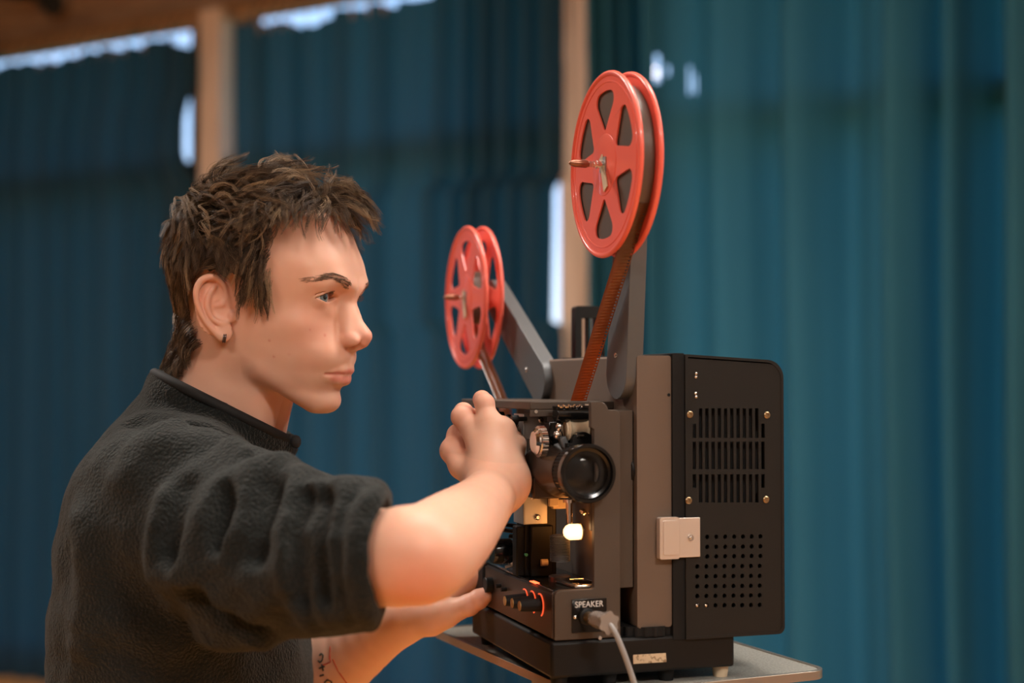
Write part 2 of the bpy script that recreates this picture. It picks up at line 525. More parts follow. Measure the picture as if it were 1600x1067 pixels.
# ------------------------------------------------------------------ projector table and projector frame
AZ = math.radians(18.2)
PR = Vector((math.cos(AZ), math.sin(AZ), 0)); PD = Vector((-math.sin(AZ), math.cos(AZ), 0))
PO = P(865, 1003, 1.33)                 # top front corner of the projector's base, operator side
WT = -.045                              # table top, relative to it
def uw(px, py, v):                      # (u, w) in mm on the plane v mm behind the front
    d = ray(px, py); t = ((PO-CAM).dot(PD) + v/1000)/d.dot(PD); q = CAM + d*t - PO
    return (q.dot(PR)*1000, q.z*1000)
def vw(px, py, u):
    d = ray(px, py); t = ((PO-CAM).dot(PR) + u/1000)/d.dot(PR); q = CAM + d*t - PO
    return (q.dot(PD)*1000, q.z*1000)
def L2W(u, v, w): return PO + PR*(u/1000) + PD*(v/1000) + Vector((0, 0, w/1000))

class PB(MB):
    """mesh builder in projector millimetres"""
    def build(self, name, material, parent=None, bevel=0, **kw):
        self.v = [(x/1000, y/1000, z/1000) for x, y, z in self.v]
        o = MB.build(self, name, material, parent, bevel=bevel/1000, **kw)
        if parent is not None and parent.parent is None: o.location = (0, 0, -WT)
        return o

M_brown = mat('brown_hammered_metal', (.085, .064, .049), .5, .1, Specular_IOR_Level=.35); noise_bump(M_brown, 900, .12, .0004)
M_brownd = mat('dark_brown_metal', (.04, .025, .018), .36, .2); noise_bump(M_brownd, 700, .1, .0004)
M_brownl = mat('light_brown_hammered_metal', (.155, .112, .084), .48, .1, Specular_IOR_Level=.4); noise_bump(M_brownl, 900, .12, .0004)
M_black = mat('black_plastic', (.0075, .007, .0065), .5, Specular_IOR_Level=.28); noise_bump(M_black, 1400, .12, .0003)
M_cover = mat('black_textured_cover', (.012, .0108, .0092), .55, Specular_IOR_Level=.3); noise_bump(M_cover, 1500, .25, .0004)
M_holder = mat('dark_brown_lacquer', (.05, .034, .026), .25, .3)
M_gloss = mat('gloss_black', (.005, .005, .005), .16)
M_rubber = mat('rubber', (.006, .006, .006), .7, Specular_IOR_Level=.3)
M_chrome = mat('chrome', (.78, .76, .74), .13, 1)
M_alu = mat('brushed_aluminium', (.5, .49, .48), .4, .7); noise_bump(M_alu, 300, .15, .0003, stretch=(1, 1, 12))
M_latch = mat('satin_latch_metal', (.86, .76, .68), .38, .75)
M_brass = mat('brass_washer', (.42, .3, .17), .35, 1)
M_arm = mat('grey_arm_metal', (.12, .126, .13), .45, .25); noise_bump(M_arm, 900, .1, .0003)
M_arme = mat('arm_edge', (.05, .04, .034), .35, .3)
M_cream = mat('cream_plastic', (.72, .58, .4), .35)
M_red = mat('red_reel_plastic', (.94, .16, .11), .32, 0, Coat_Weight=.3)
M_redmark = mat('red_orange_print_glow', (.95, .10, .03), .4, 0)
bsdf(M_redmark).inputs['Emission Color'].default_value = (1, .12, .04, 1); bsdf(M_redmark).inputs['Emission Strength'].default_value = .55  # weak emission imitates light caught by the printed marks
M_ochre = mat('ochre_knob_cap', (.5, .3, .1), .4, .4)
M_white = mat('white_print', (.8, .78, .74), .6)
M_bronze = mat('bronze_spindle', (.3, .13, .08), .3, .8)
M_felt = mat('void_black', (.003, .003, .003), .9)
M_hot = mat('glowing_filament_bulb', (1, .9, .75), .3)
bsdf(M_hot).inputs['Emission Color'].default_value = (1, .52, .2, 1); bsdf(M_hot).inputs['Emission Strength'].default_value = 2.8
M_lensglass = mat('coated_lens_glass', (.9, .95, 1), .01, 0, Transmission_Weight=1.0, IOR=1.22)
M_sticker = mat('worn_cream_sticker', (.62, .48, .3), .6); noise_color(M_sticker, (.3, .2, .11), (.68, .54, .36), 260, 4, .38, .5)

# film: dark translucent brown strip
def film_material():
    m = bpy.data.materials.new('film_celluloid'); m.use_nodes = True; nt = m.node_tree
    b = nt.nodes['Principled BSDF']; b.inputs['Base Color'].default_value = (.13, .065, .03, 1); b.inputs['Roughness'].default_value = .22
    tr = nt.nodes.new('ShaderNodeBsdfTranslucent'); tr.inputs['Color'].default_value = (.85, .28, .07, 1)
    mx = nt.nodes.new('ShaderNodeMixShader'); mx.inputs['Fac'].default_value = .36
    nt.links.new(b.outputs['BSDF'], mx.inputs[1]); nt.links.new(tr.outputs['BSDF'], mx.inputs[2])
    nt.links.new(mx.outputs['Shader'], nt.nodes['Material Output'].inputs['Surface'])
    return m
M_film = film_material()
M_roll = mat('wound_film_edge', (.13, .105, .085), .38, .2)
noise_bump(M_roll, 60, .3, .0006, stretch=(.1, 1, 1))

# ---- table
TZ = PO.z + WT
ta = math.radians(24.3)
TR = Vector((math.cos(ta), math.sin(ta), 0)); TD = Vector((-math.sin(ta), math.cos(ta), 0))
def on_table(px, py):
    d = ray(px, py); t = (TZ-CAM.z)/d.z; return CAM + d*t
NR = on_table(1299, 1048); BL = on_table(672, 982)
table = empty('projector_table', (NR.x, NR.y, 0), ta)
tag(table, 'grey speckled table with rounded metal edge carrying the film projector', 'table')
TWd = (NR-BL).dot(TR); TDp = (BL-NR).dot(TD)
M_ttop = mat('speckled_grey_laminate', (.3, .29, .25), .42); noise_color(M_ttop, (.2, .195, .17), (.36, .35, .31), 420, 3)
M_tedge = mat('brushed_table_edge', (.5, .44, .38), .3, .85)
m = MB(); o2 = rrect(-TWd, 0, 0, TDp, .022, 8)
m.plate([(x*.997-.0006, y*.997+.0006) for x, y in o2], [], lambda a, b, t: (a, b, t), TZ-.006, TZ); m.build('table_top', M_ttop, table)
m = MB(); inn = rrect(-TWd+.004, .004, -.004, TDp-.004, .019, 8)
m.plate(o2, [inn], lambda a, b, t: (a, b, t), TZ-.0075, TZ+.0012); m.build('edge_band', M_tedge, table, bevel=.001)
m = MB(); m.box((-TWd+.08, .08, TZ-.04), (-.08, TDp-.08, TZ-.0065)); m.build('apron', M_black, table)
for x in (-TWd+.1, -.1):
    for y in (.1, TDp-.1):
        m = MB(); m.cyl((x, y, 0), (x, y, TZ-.0405), .014, 16); m.build('leg', M_tedge, table)

# ---- projector root, at its base on the table
PRJ = empty('film_projector', PO + Vector((0, 0, WT)), AZ)
tag(PRJ, 'brown and black sixteen millimetre film projector with lit lamp on the grey table', 'film projector')

m = PB(); m.box((-3, -2, -34), (187, 258, 0)); base = m.build('base', M_black, PRJ, bevel=3)
m = PB(); m.plate([uw(989, 1023, -2), uw(989.5, 1037, -2), uw(1041, 1034, -2), uw(1040, 1020, -2)], [], lambda a, b, t: (a, t, b), -2.6, -2)
st = m.build('sticker', M_sticker, base, smooth=False); st['label'] = 'small worn cream label'
for x, y in ((9, 10), (60, 12), (120, 12), (178, 12), (12, 245), (172, 245)):
    m = PB(); m.cyl((x, y, -45), (x, y, -34), 7, 18, 8.5); m.build('foot', M_cream if x > 160 and y < 20 else M_rubber, PRJ)
# rear block beside the base
m = PB(); m.box((-3, 216, 0), (62, 262, 48)); m.build('rear_block', M_black, PRJ, bevel=2)

# operator side: shelf with the control panel
m = PB(); m.box((.5, 5, 2), (66, 214, 46)); m.build('control_housing', M_brownd, PRJ, bevel=1)
m = PB(); m.box((-1.2, 1, 3), (.5, 214, 45)); cp = m.build('control_panel', M_brownd, PRJ, bevel=.5)
# front frame: lower front, upright column and top tab in one brown plate
poly = [(2, 1), (67.5, 1), (67.5, 212), (66.5, 215), (63.5, 216.5), (56, 216.5), (53, 222), (50, 224), (38, 224), (38, 200), (41, 198), (41, 49), (39, 47.5), (7, 47.5), (3.2, 46), (1, 42.5), (1, 2)]
m = PB(); m.plate(poly, [], lambda a, b, t: (a, t, b), 0, 7); m.build('front_frame', M_brown, PRJ, bevel=1.2, seg=3)
m = PB(); m.box((2, 7, 46), (41, 60, 47.5)); m.box((2, 60, 46), (60, 214, 47.5)); m.build('shelf_top', M_gloss, PRJ, bevel=.4)
# mechanism plate seen inside the opening
m = PB(); m.box((62, 7, 46), (84, 298, 216)); m.build('mechanism_plate', M_brown, PRJ, bevel=1)
# top bar over the film path
m = PB(); m.box((-3, 58, 216), (85, 300, 224)); m.box((-3, 58, 209), (38, 61, 216)); tb = m.build('top_bar', M_brown, PRJ, bevel=1)
a = uw(837, 643, 58)
m = PB(); m.cyl((a[0], 56.6, a[1]), (a[0], 58, a[1]), 1.8, 14); m.build('screw', M_chrome, tb)

# main housing
m = PB(); m.plate(rrect(85, 8, 121, 268.5, 3), [], lambda a, b, t: (a, t, b), 0, 300); hs = m.build('housing', M_brownl, PRJ, bevel=1.5, seg=3)
a = uw(1045, 617, 0); m = PB(); m.cyl((a[0], -.4, a[1]), (a[0], .5, a[1]), 1.6, 12); m.build('screw', M_felt, hs)  # black disc standing for a small dark hole
m = PB(); m.cyl((82, 20, 181), (85, 20, 181), 3.4, 16); m.build('screw', M_chrome, hs)
m = PB(); m.lathe((85, 22, 158), (72, 22, 158), [(0, 17), (3, 17), (3, 14), (12, 13), (13, 11)], 30, fn=lambda i, t: 1+(.04 if i % 2 else 0)); m.build('inching_knob', M_black, PRJ)
m = PB(); m.plate(rrect(121, -4.5, 133.5, 271, 1.5), [], lambda a, b, t: (a, t, b), -3, 302); m.build('seal_strip', M_rubber, PRJ, bevel=.6)
# ribbed tilt wheel under the housing
m = PB(); m.lathe((101, 32, 0), (101, 32, 9), [(0, 36), (9, 36)], 96, fn=lambda i, t: 1.0 if i % 4 < 2 else .955); tw = m.build('tilt_wheel', M_rubber, PRJ)

# rear cover with its vents
cv = rrect(133.5, -4.5, 240, 264, (1, 7, 17, 1.5), 10)
cv = [(a, b + (6-6*(a-133.5)/106 if b > 100 else 0)) for a, b in cv]
holes = []
xs_ = [1089.5, 1103.8, 1118, 1132, 1146, 1159.7, 1173.3, 1187]
ys_ = [838.4, 854, 869, 884.5, 900, 915.5, 930.5, 945.5]
filled = []
for j, y in enumerate(ys_):
    for i, x in enumerate(xs_):
        if j < 3 and i == 0: continue
        c = uw(x + (1.2 if j < 3 else 0), y - (i-4)*.15, -5)
        if j == 7 and i < 2: filled.append(c)
        holes.append(circ(c[0], c[1], 2.25, 12))
def slot(px, y0, y1):
    a = uw(px-2.7, y0, -5); b = uw(px+2.7, y1, -5)
    return [(a[0], b[1]), (b[0], b[1]), (b[0], a[1]), (a[0], a[1])]
for i in range(12):
    px = 1085 + i*9.75
    e = i in (0, 11)
    holes.append(slot(px, 662 if e else 638, 684)); holes.append(slot(px, 690, 733)); holes.append(slot(px, 741, 762 if e else 785))
m = PB(); m.curve_plate(rrect(135.2, -2.8, 238.2, 256, (1, 6, 16, 1), 10)[:0] + [(135.2+(a-133.5)*.984, b*.984+.4) for a, b in cv], holes, lambda a, b, t: (a, t, b), -5, -2.5); cover = m.build('cover', M_cover, PRJ, smooth=False)
inn = [(133.5+2.6+(a-133.5)*.95, 2.6-4.5+(b+4.5)*.981) for a, b in cv]
m = PB(); m.plate(cv, [inn], lambda a, b, t: (a, t, b), -5.4, 302); m.build('cover_shell', M_cover, cover, angle=40, bevel=.9, seg=3)
m = PB(); m.box((134.5, 6, -3), (239, 9, 262)); m.build('filter', M_felt, cover)
m = PB(); m.box((134.5, 298, -3), (239, 301, 260)); m.build('cover_back', M_cover, cover)
for x, y in ((1088, 583.5), (1087.5, 589), (1087, 614.5), (1088, 620)):
    c = uw(x, y, -6); m = PB(); m.ball((c[0], -5.2, c[1]), 1.6, 12); m.build('rivet', M_chrome, cover)
for x, y in ((1078.5, 647.5), (1199, 648.5), (1076.5, 782), (1197.5, 780.5)):
    c = uw(x, y, -6); m = PB(); m.lathe((c[0], -5, c[1]), (c[0], -7, c[1]), [(0, 3.4), (.8, 3.4), (1.6, 2.6), (1.6, 1.3), (.8, 1.0)], 20); m.build('screw', M_brass, cover)
for c in filled:
    m = PB(); m.ball((c[0], -3.4, c[1]), 1.9, 12); m.build('rivet', M_chrome, cover)

# toggle latch bridging housing and cover
a = uw(1031, 809, -9); b = uw(1062, 873, -9); c = uw(1095, 871, -9)
m = PB(); m.plate(rrect(a[0], b[1], b[0], a[1], 2), [], lambda p, q, t: (p, t, q), -9, -1)
lt = m.build('latch', M_latch, PRJ, bevel=.9, seg=3)
m = PB(); m.plate(rrect(a[0]+3.5, b[1]+4, b[0]-2, a[1]-3, 1.5), [], lambda p, q, t: (p, t, q), -10, -8.9); m.build('latch_lever', M_latch, lt, bevel=.4)
m = PB(); m.box((b[0]+.4, -7.8, b[1]+1), (c[0], -5, a[1]-1)); m.build('latch_plate', M_latch, lt, bevel=.4)
a2 = uw(1079, 840, -8); m = PB(); m.cyl((a2[0], -9, a2[1]), (a2[0], -7.8, a2[1]), 3, 18); m.ball((a2[0]-.5, -9, a2[1]), 1.5, 10); m.build('screw', M_chrome, lt)

# carrying handle frame standing behind
m = PB()
m.plate(rrect(133, 269, 196, 332, 4), [rrect(141, 262, 188, 318, 2)], lambda a, b, t: (a, t, b), 292, 306)
hd_ = m.build('rear_frame', M_black, PRJ, bevel=1.5)
for i in range(4):
    m = PB(); m.box((147+i*10, 296, 269), (152+i*10, 300, 320)); m.build('rib', M_gloss, hd_, bevel=.8)

# ---- lens
lu, lw = uw(920, 740, -17)
def VL(v): return (lu, v, lw)
m = PB(); m.lathe(VL(-17), VL(0), [(0, 24.6), (0, 27.0), (1.2, 27.8), (9, 27.8), (10, 27)], 64, caps=False)
m.lathe(VL(-17), VL(0), [(0, 24.6), (4, 23.6), (5, 21), (14, 19.5), (14, 15.5), (19, 14.5), (26, 12), (28, 0.1)], 64, caps=False)
lens = m.build('lens', M_gloss, PRJ, angle=30)
m = PB(); m.lathe(VL(-7), VL(14), [(0, 27), (0, 26.6), (20, 25.6), (20, 22)], 180, caps=False, fn=lambda i, t: 1.0 if i % 4 < 2 else .972); m.build('focus_ring', M_rubber, lens, angle=20)
m = PB(); m.lathe(VL(13), VL(90), [(0, 25.6), (2, 25.2), (6, 24), (9, 21.4), (30, 20.5), (34, 18.4), (80, 18.4)], 64, caps=False); m.build('barrel', M_gloss, lens, angle=30)
m = PB(); R_ = 40; prof = []
for i in range(11):
    rr = 22.6*i/10; prof.append((-(math.sqrt(R_*R_-rr*rr)-math.sqrt(R_*R_-22.6**2)), max(rr, .05)))
m.lathe(VL(-11), VL(0), prof + [(1.5, 22.6), (1.5, .05)], 48, caps=False); m.build('front_element', M_lensglass, lens, angle=60)
m = PB(); m.lathe(VL(4), VL(10), [(0, 15), (-2, 10), (-2.6, 5), (-2.8, .05)], 40, caps=False); m.build('inner_element', M_gloss, lens, angle=60)
# marks engraved on the lens ring
for k, ang in enumerate((200, 212, 224)):
    a_ = math.radians(ang); m = PB()
    m.bar((lu+27.4*math.cos(a_), -4, lw+27.4*math.sin(a_)), (lu+27.4*math.cos(a_), 1, lw+27.4*math.sin(a_)), 1, .5); m.build('mark', M_ochre, lens)
# lens holder: brown block clasping the barrel
m = PB(); m.lathe(VL(22), VL(95), [(0, 20), (0, 21.5), (4, 22.5), (16, 23.5), (30, 26.5), (36, 27.5), (72, 27.5), (72, 19)], 64, caps=False); m.build('lens_holder', M_holder, PRJ, angle=35)
m = PB(); m.box((lu-27, 62, lw-29), (lu+17, 92, lw-8)); m.build('holder_foot', M_holder, PRJ, bevel=1.5)
m = PB(); m.cyl((lu+22, 40, lw+30), (lu+14, 40, lw+22), 4, 16); m.cyl((lu+4, 30, lw+33), (lu+12, 30, lw+33), 4.5, 18); m.build('lock_lever', M_chrome, PRJ)

# ---- film gate: aluminium plate, knurled dial, screws
m = PB(); m.box((3.5, 98, 100), (29, 101, 211)); gp = m.build('gate_plate', M_alu, PRJ, bevel=.6)
m = PB(); m.box((3.5, 98, 100), (5.5, 130, 211)); m.build('gate_side', M_alu, gp, bevel=.4)
m = PB(); m.box((7, 96.5, 146), (27, 98, 186)); m.build('inner_plate', M_brown, gp, bevel=.4)
for x, y in ((845, 656), (840, 808), (833, 776), (843, 776)):
    c = uw(x, y, 97); m = PB(); m.lathe((c[0], 98, c[1]), (c[0], 94.5, c[1]), [(0, 3), (2, 3), (3.4, 1.8)], 18); m.build('screw', M_chrome, gp)
m = PB()
c = uw(842, 690, 50)
m.lathe((c[0]-6, 50, c[1]), (c[0]+6, 50, c[1]), [(0, 2), (0.01, 10), (2.5, 13), (5, 13), (5.01, 15.5), (11, 15.5), (11.5, 14), (12, 2)], 96, fn=lambda i, t: 1.0 if (i % 4 < 2 or t < 5.005 or t > 11.2) else .955)
m.build('framing_dial', M_chrome, gp, angle=30)
# blackened gate body below and behind
m = PB(); m.box((6, 101, 47.5), (40, 128, 200)); m.box((-2, 104, 47.5), (26, 118, 98)); m.box((10, 94, 47.5), (34, 104, 99)); m.build('gate_body', M_black, PRJ, bevel=1.5)
m = PB(); m.cyl((20, 93, 62), (27, 93, 62), 3.5, 16); m.build('cream_roller', M_cream, PRJ)
m = PB(); m.box((30, 84, 116), (46, 92, 126)); m.box((24, 78, 119), (34, 84, 134)); m.build('claw_block', M_cream, PRJ, bevel=1)
m = PB(); m.box((28, 70, 128), (44, 96, 136)); m.build('claw_cover', M_black, PRJ, bevel=1)

# sound drum, guides and clutter left of the gate
m = PB(); m.lathe((-14, 150, 68), (24, 150, 68), [(0, 9), (0, 12), (4, 13), (20, 13), (24, 10), (38, 10)], 40); m.build('sound_drum', M_gloss, PRJ)
for k, (v_, w_, u0_) in enumerate(((140, 92, -10), (128, 86, -2), (170, 96, -8))):
    m = PB(); m.bar((u0_, v_, w_), (34, v_-26, w_-6), 5, 4); m.build('film_guide', M_gloss, PRJ, bevel=.8)
m = PB(); m.box((4, 126, 47.5), (22, 150, 56)); m.bar((2, 135, 56), (20, 128, 62), 3, 3); m.bar((0, 145, 52), (12, 120, 60), 3, 3); m.build('sound_bracket', M_alu, PRJ, bevel=.6)
m = PB(); m.cyl((6, 96, 70), (6, 99, 70), 1.6, 12); m.build('pilot_jewel', mat('green_jewel', (.1, .5, .3), .2), PRJ)
# threading rollers at the top left, by the man's hand
for k, (px_, py_, r_, v_) in enumerate(((803, 660, 6, 120), (789, 655, 5, 150), (778, 652, 6, 180))):
    c = uw(px_, py_, v_); m = PB(); m.lathe((c[0]-8, v_, c[1]), (c[0]+6, v_, c[1]), [(0, r_), (3, r_), (3.2, r_*.7), (10, r_*.7), (10.2, r_), (14, r_)], 24); m.build('film_roller', M_gloss if k else M_black, PRJ)
m = PB(); m.bar((0, 190, 214), (4, 112, 164), 9, 6); m.bar((4, 112, 164), (10, 104, 140), 8, 6); m.build('threading_arm', M_black, PRJ, bevel=1.2)
m = PB(); m.cyl((-4, 96, 206), (6, 96, 206), 2.4, 14); m.cyl((-10, 96, 206), (-3, 96, 206), 4, 20); m.build('threading_knob', M_black, PRJ)
m = PB(); m.bar((-1, 102, 200), (2, 102, 170), 1.2, 1.2); m.build('spring_wire', M_chrome, PRJ)

# upper sprocket assembly over the lens
m = PB(); m.cyl((16, 40, 212), (62, 40, 212), 8, 32); m.box((16, 34, 217), (60, 48, 220)); m.build('sprocket_cover', M_gloss, PRJ, bevel=.8)
m = PB()
for i in range(14):
    m.ball((18+i*1.8, 34-math.sin(i*1.7)*1.2, 219.5+.8*math.cos(i*2.1)), 1.5, 8)
m.bar((44, 33, 221), (60, 33, 221), 1.6, 1.6)
m.build('sprocket_teeth', M_chrome, PRJ)
m = PB(); m.lathe((27, 42, 197), (52, 42, 197), [(0, 7.5), (1.2, 8), (3, 11), (4.6, 9), (8, 8.2), (12.5, 8), (17, 8.2), (20.4, 9), (22, 11), (24, 8), (25, 7.5)], 36); m.build('sprocket_roller', M_cream, PRJ)
m = PB(); m.plate([(14, 204), (62, 204), (62, 176), (24, 176), (14, 186)], [], lambda a, b, t: (a, t, b), 52, 66); m.build('sprocket_bracket', M_gloss, PRJ, bevel=1.2)
m = PB(); arc = [(40+11*math.cos(a), 184+11*math.sin(a)) for a in [PI*i/12 for i in range(13)]]
m.plate(arc + [(14, 178), (14, 172), (50, 172), (50, 178)][0:0] + [(24, 184), (24, 174), (58, 174), (58, 184)], [], lambda a, b, t: (a, t, b), 26, 34); m.build('sprocket_shoe', M_black, PRJ, bevel=.8)
m = PB(); m.ball((17, 36, 192), 4.2, 16); m.ball((19, 36, 199), 3.6, 16, (1, 1, 1.4)); m.build('release_ball', M_chrome, PRJ)
m = PB(); m.bar((22, 38, 190), (27, 38, 178), 8, 7); m.bar((27, 38, 178), (33, 38, 174), 9, 7); m.build('release_lever', M_arm, PRJ, bevel=1.5)
m = PB(); m.lathe((55, 46, 196), (55, 42, 196), [(0, 3.4), (4, 2.6)], 16); m.build('screw', M_brass, PRJ)

# ---- exciter lamp under the lens: bulb, cap, post and ribbed drum
c = uw(893, 831, 30)
m = PB(); m.lathe((c[0]-8, 30, c[1]), (c[0]+9, 30, c[1]), [(0, .5), (.8, 3.8), (3, 6.2), (6, 7.6), (15, 7.6), (17, 7)], 28); m.build('bulb', M_hot, PRJ, angle=70)
m = PB(); m.lathe((c[0]+8.5, 30, c[1]), (c[0]+14, 30, c[1]), [(0, 8.2), (1.5, 8.2), (2, 6.5), (3, 6.5)], 24); m.build('bulb_cap', M_brass, PRJ)
m = PB(); m.cyl((c[0]-1, 34, c[1]+8), (c[0]-1, 34, c[1]+30), 3.3, 16); m.cyl((c[0]-1, 34, c[1]+28), (c[0]-1, 34, c[1]+31), 6, 18); m.build('lamp_post', M_chrome, PRJ)
c2_ = uw(913, 800, 40)
for dx in (0, 9):
    m = PB(); m.lathe((c2_[0]+dx, 46, c2_[1]-dx*.3), (c2_[0]+dx, 40, c2_[1]-dx*.3), [(0, 3), (4, 3), (6, 1.5)], 16); m.build('screw', M_chrome, PRJ)
m = PB(); m.box((41, 8, 101), (50, 15, 136)); m.build('lamp_shield', M_brownd, PRJ, bevel=1)
c3_ = uw(873, 856, 60)
m = PB(); m.lathe((c3_[0]+2, 62, c3_[1]-13), (c3_[0]+2, 62, c3_[1]+13), [(i*1.6 + .8*k + e_*.01, 10 if k == 0 else 8.0) for i in range(16) for k in (0, 1) for e_ in (0, 79)], 40); m.build('ribbed_drum', M_arm, PRJ, angle=20)
m = PB(); m.lathe((c3_[0]+1, 60, 47.5), (c3_[0]+1, 60, 54), [(0, 11), (5, 11), (6, 9)], 30); m.build('drum_foot', M_brownd, PRJ)
pt = bpy.data.lights.new('lamp_glow', 'POINT'); pt.energy = .045; pt.color = (1, .36, .08); pt.shadow_soft_size = .006
po = bpy.data.objects.new('lamp_glow', pt); COL.objects.link(po); po.parent = PRJ
po.location = ((c[0]+25)/1000, 54/1000, (c[1]-1)/1000 - WT)

# metal frame lying on the shelf
fr_o = [(6, 12), (52, 12), (55, 40), (34, 62), (6, 62)]
fr_i = [(13, 20), (46, 20), (48, 38), (31, 54), (13, 54)]
m = PB(); m.plate([(24, 8), (58, 8), (56, 60), (20, 60)], [[(28, 15), (52, 15), (50, 52), (25, 52)]], lambda a, b, t: (a, b, t), 47.5, 50.5); m.build('shelf_frame', M_chrome, PRJ, bevel=.8)
m = PB(); m.bar((2, 214, 50), (1, 120, 49), 4, 2); m.bar((24, 226, 50), (22, 140, 49), 2, 2); m.bar((2, 214, 50), (24, 226, 50), 3, 2); m.build('shelf_rail', M_chrome, PRJ, bevel=.5)

# ---- control knobs and their red scales
for k, px_ in enumerate((813.5, 802, 790.5)):
    v_, w_ = vw(px_, (946.5, 942, 938.5)[k], -21)
    m = PB(); m.lathe((-1, v_, w_), (-22, v_, w_), [(0, 6.6), (2, 6.4), (20, 5.4), (21, 5.0)], 36, fn=lambda i, t: 1 if i % 3 else .96); kn = m.build('control_knob', M_rubber, PRJ, angle=40)
    m = PB(); m.cyl((-22, v_, w_), (-22.5, v_, w_), 4.6, 24); m.build('knob_cap', M_ochre, kn)
    m = PB(); pts = [(-1.5, v_ + 10.5*math.cos(a), w_ + 10.5*math.sin(a)) for a in [math.radians(70 + 175*i/20) for i in range(21)]]
    m.tube([(-1.6, y, z) for _, y, z in pts], .75, 6)
    m.bar((-1.6, v_-1, w_+11.5), (-1.6, v_-1, w_+18), .8, .8)
    m.build('scale_mark', M_redmark, PRJ)
for k, (v_, w_) in enumerate(((140, 30), (158, 31), (110, 25))):
    m = PB(); m.cyl((-1, v_, w_), (-7, v_, w_), 2.2, 14); m.build('switch', M_chrome if k == 2 else M_black, PRJ)
m = PB(); m.cyl((-1, 190, 28), (-9, 190, 28), 8, 30); m.build('function_knob', M_black, PRJ, bevel=.8)
M_ind = mat('lit_red_indicator', (1, .1, .05), .3); bsdf(M_ind).inputs['Emission Color'].default_value = (1, .1, .03, 1); bsdf(M_ind).inputs['Emission Strength'].default_value = 3
v_, w_ = vw(833, 908, 0)
m = PB(); m.box((-1, v_-8, 47.4), (4, v_+8, 48.4)); m.build('indicator_lamp', M_ind, PRJ, bevel=.4)

# ---- speaker socket plate with its lettering
a = uw(893.5, 937, -1); b = uw(948, 986, -1)
m = PB(); m.box((a[0], -1.2, b[1]), (b[0], 0, a[1])); sp = m.build('socket_plate', M_gloss, PRJ, bevel=.3)
c = uw(920.5, 944.5, -1.2)
tx = text_mesh('lettering', 'SPEAKER', .0080, M_white, sp, (c[0]/1000, -.0013, c[1]/1000), (1, 0, 0), (0, 0, 1)); tx.scale = (.92, 1, 1)
tx.location = (c[0]/1000*.08, 0, .0002)
c = uw(898, 964, -1); m = PB(); m.ball((c[0], -1.4, c[1]), 2, 12); m.build('screw', M_chrome, sp)
jc = uw(917, 963, -2); m = PB(); m.lathe((jc[0], -1, jc[1]), (jc[0], -6, jc[1]), [(0, 8), (3, 8), (4, 6), (4, 3)], 24); m.build('jack', M_black, sp)
c = uw(937, 1003, -1); m = PB(); m.cyl((c[0], -2.5, c[1]+4), (c[0], -.5, c[1]+4), 1.8, 10); m.build('screw', M_alu, PRJ)

# ---- reel arms
def arm_part(pts, u0, u1, piv, hub, spin_u):
    m = PB(); m.plate(pts, [], lambda a, b, t: (t, a, b), u0, u1)
    o = m.build('reel_arm', M_arm, PRJ, bevel=1.2, seg=2)
    m = PB(); m.ball((u0-.3, piv[0], piv[1]), 3.0, 14, (.5, 1, 1)); m.build('screw', M_chrome, o)
    m = PB(); m.lathe((u0, hub[0], hub[1]), (u0-60, hub[0], hub[1]), [(0, 9), (4, 9), (4.1, 4), (30, 4), (30.1, 3.2), (33, 3.2), (33.5, 2.8), (38, 2.8)], 20); m.build('spindle', M_chrome, o)
    m = PB(); m.lathe((u0-38, hub[0], hub[1]), (u0-60, hub[0], hub[1]), [(0, 2.6), (3, 3.9), (14, 3.6), (19, 2), (20, .6)], 16); m.build('spindle_tip', M_bronze, o)
    return o
def taper(p, q, r0, r1, chop=0):
    """stadium outline from p (radius r0) to q (radius r1) in (v, w)"""
    p = Vector(p); q = Vector(q); d = (q-p).normalized(); n = Vector((-d.y, d.x)); pts = []
    for i in range(13):
        a = PI/2 + PI*i/12; pts.append(p + d*math.cos(a)*r0 + n*math.sin(a)*r0)
    for i in range(13):
        a = -PI/2 + PI*i/12; pts.append(q + d*math.cos(a)*r1 + n*math.sin(a)*r1)
    return [(a.x, a.y) for a in pts]
FR = (3, 451); RR = (449, 349)
arm_part(taper((28, 252), FR, 26, 20), 75, 92, (28, 269), FR, 75)
arm_part(taper((262, 245), (RR[0]-10, RR[1]+2), 25, 20), 75, 92, (298, 257), RR, 75)

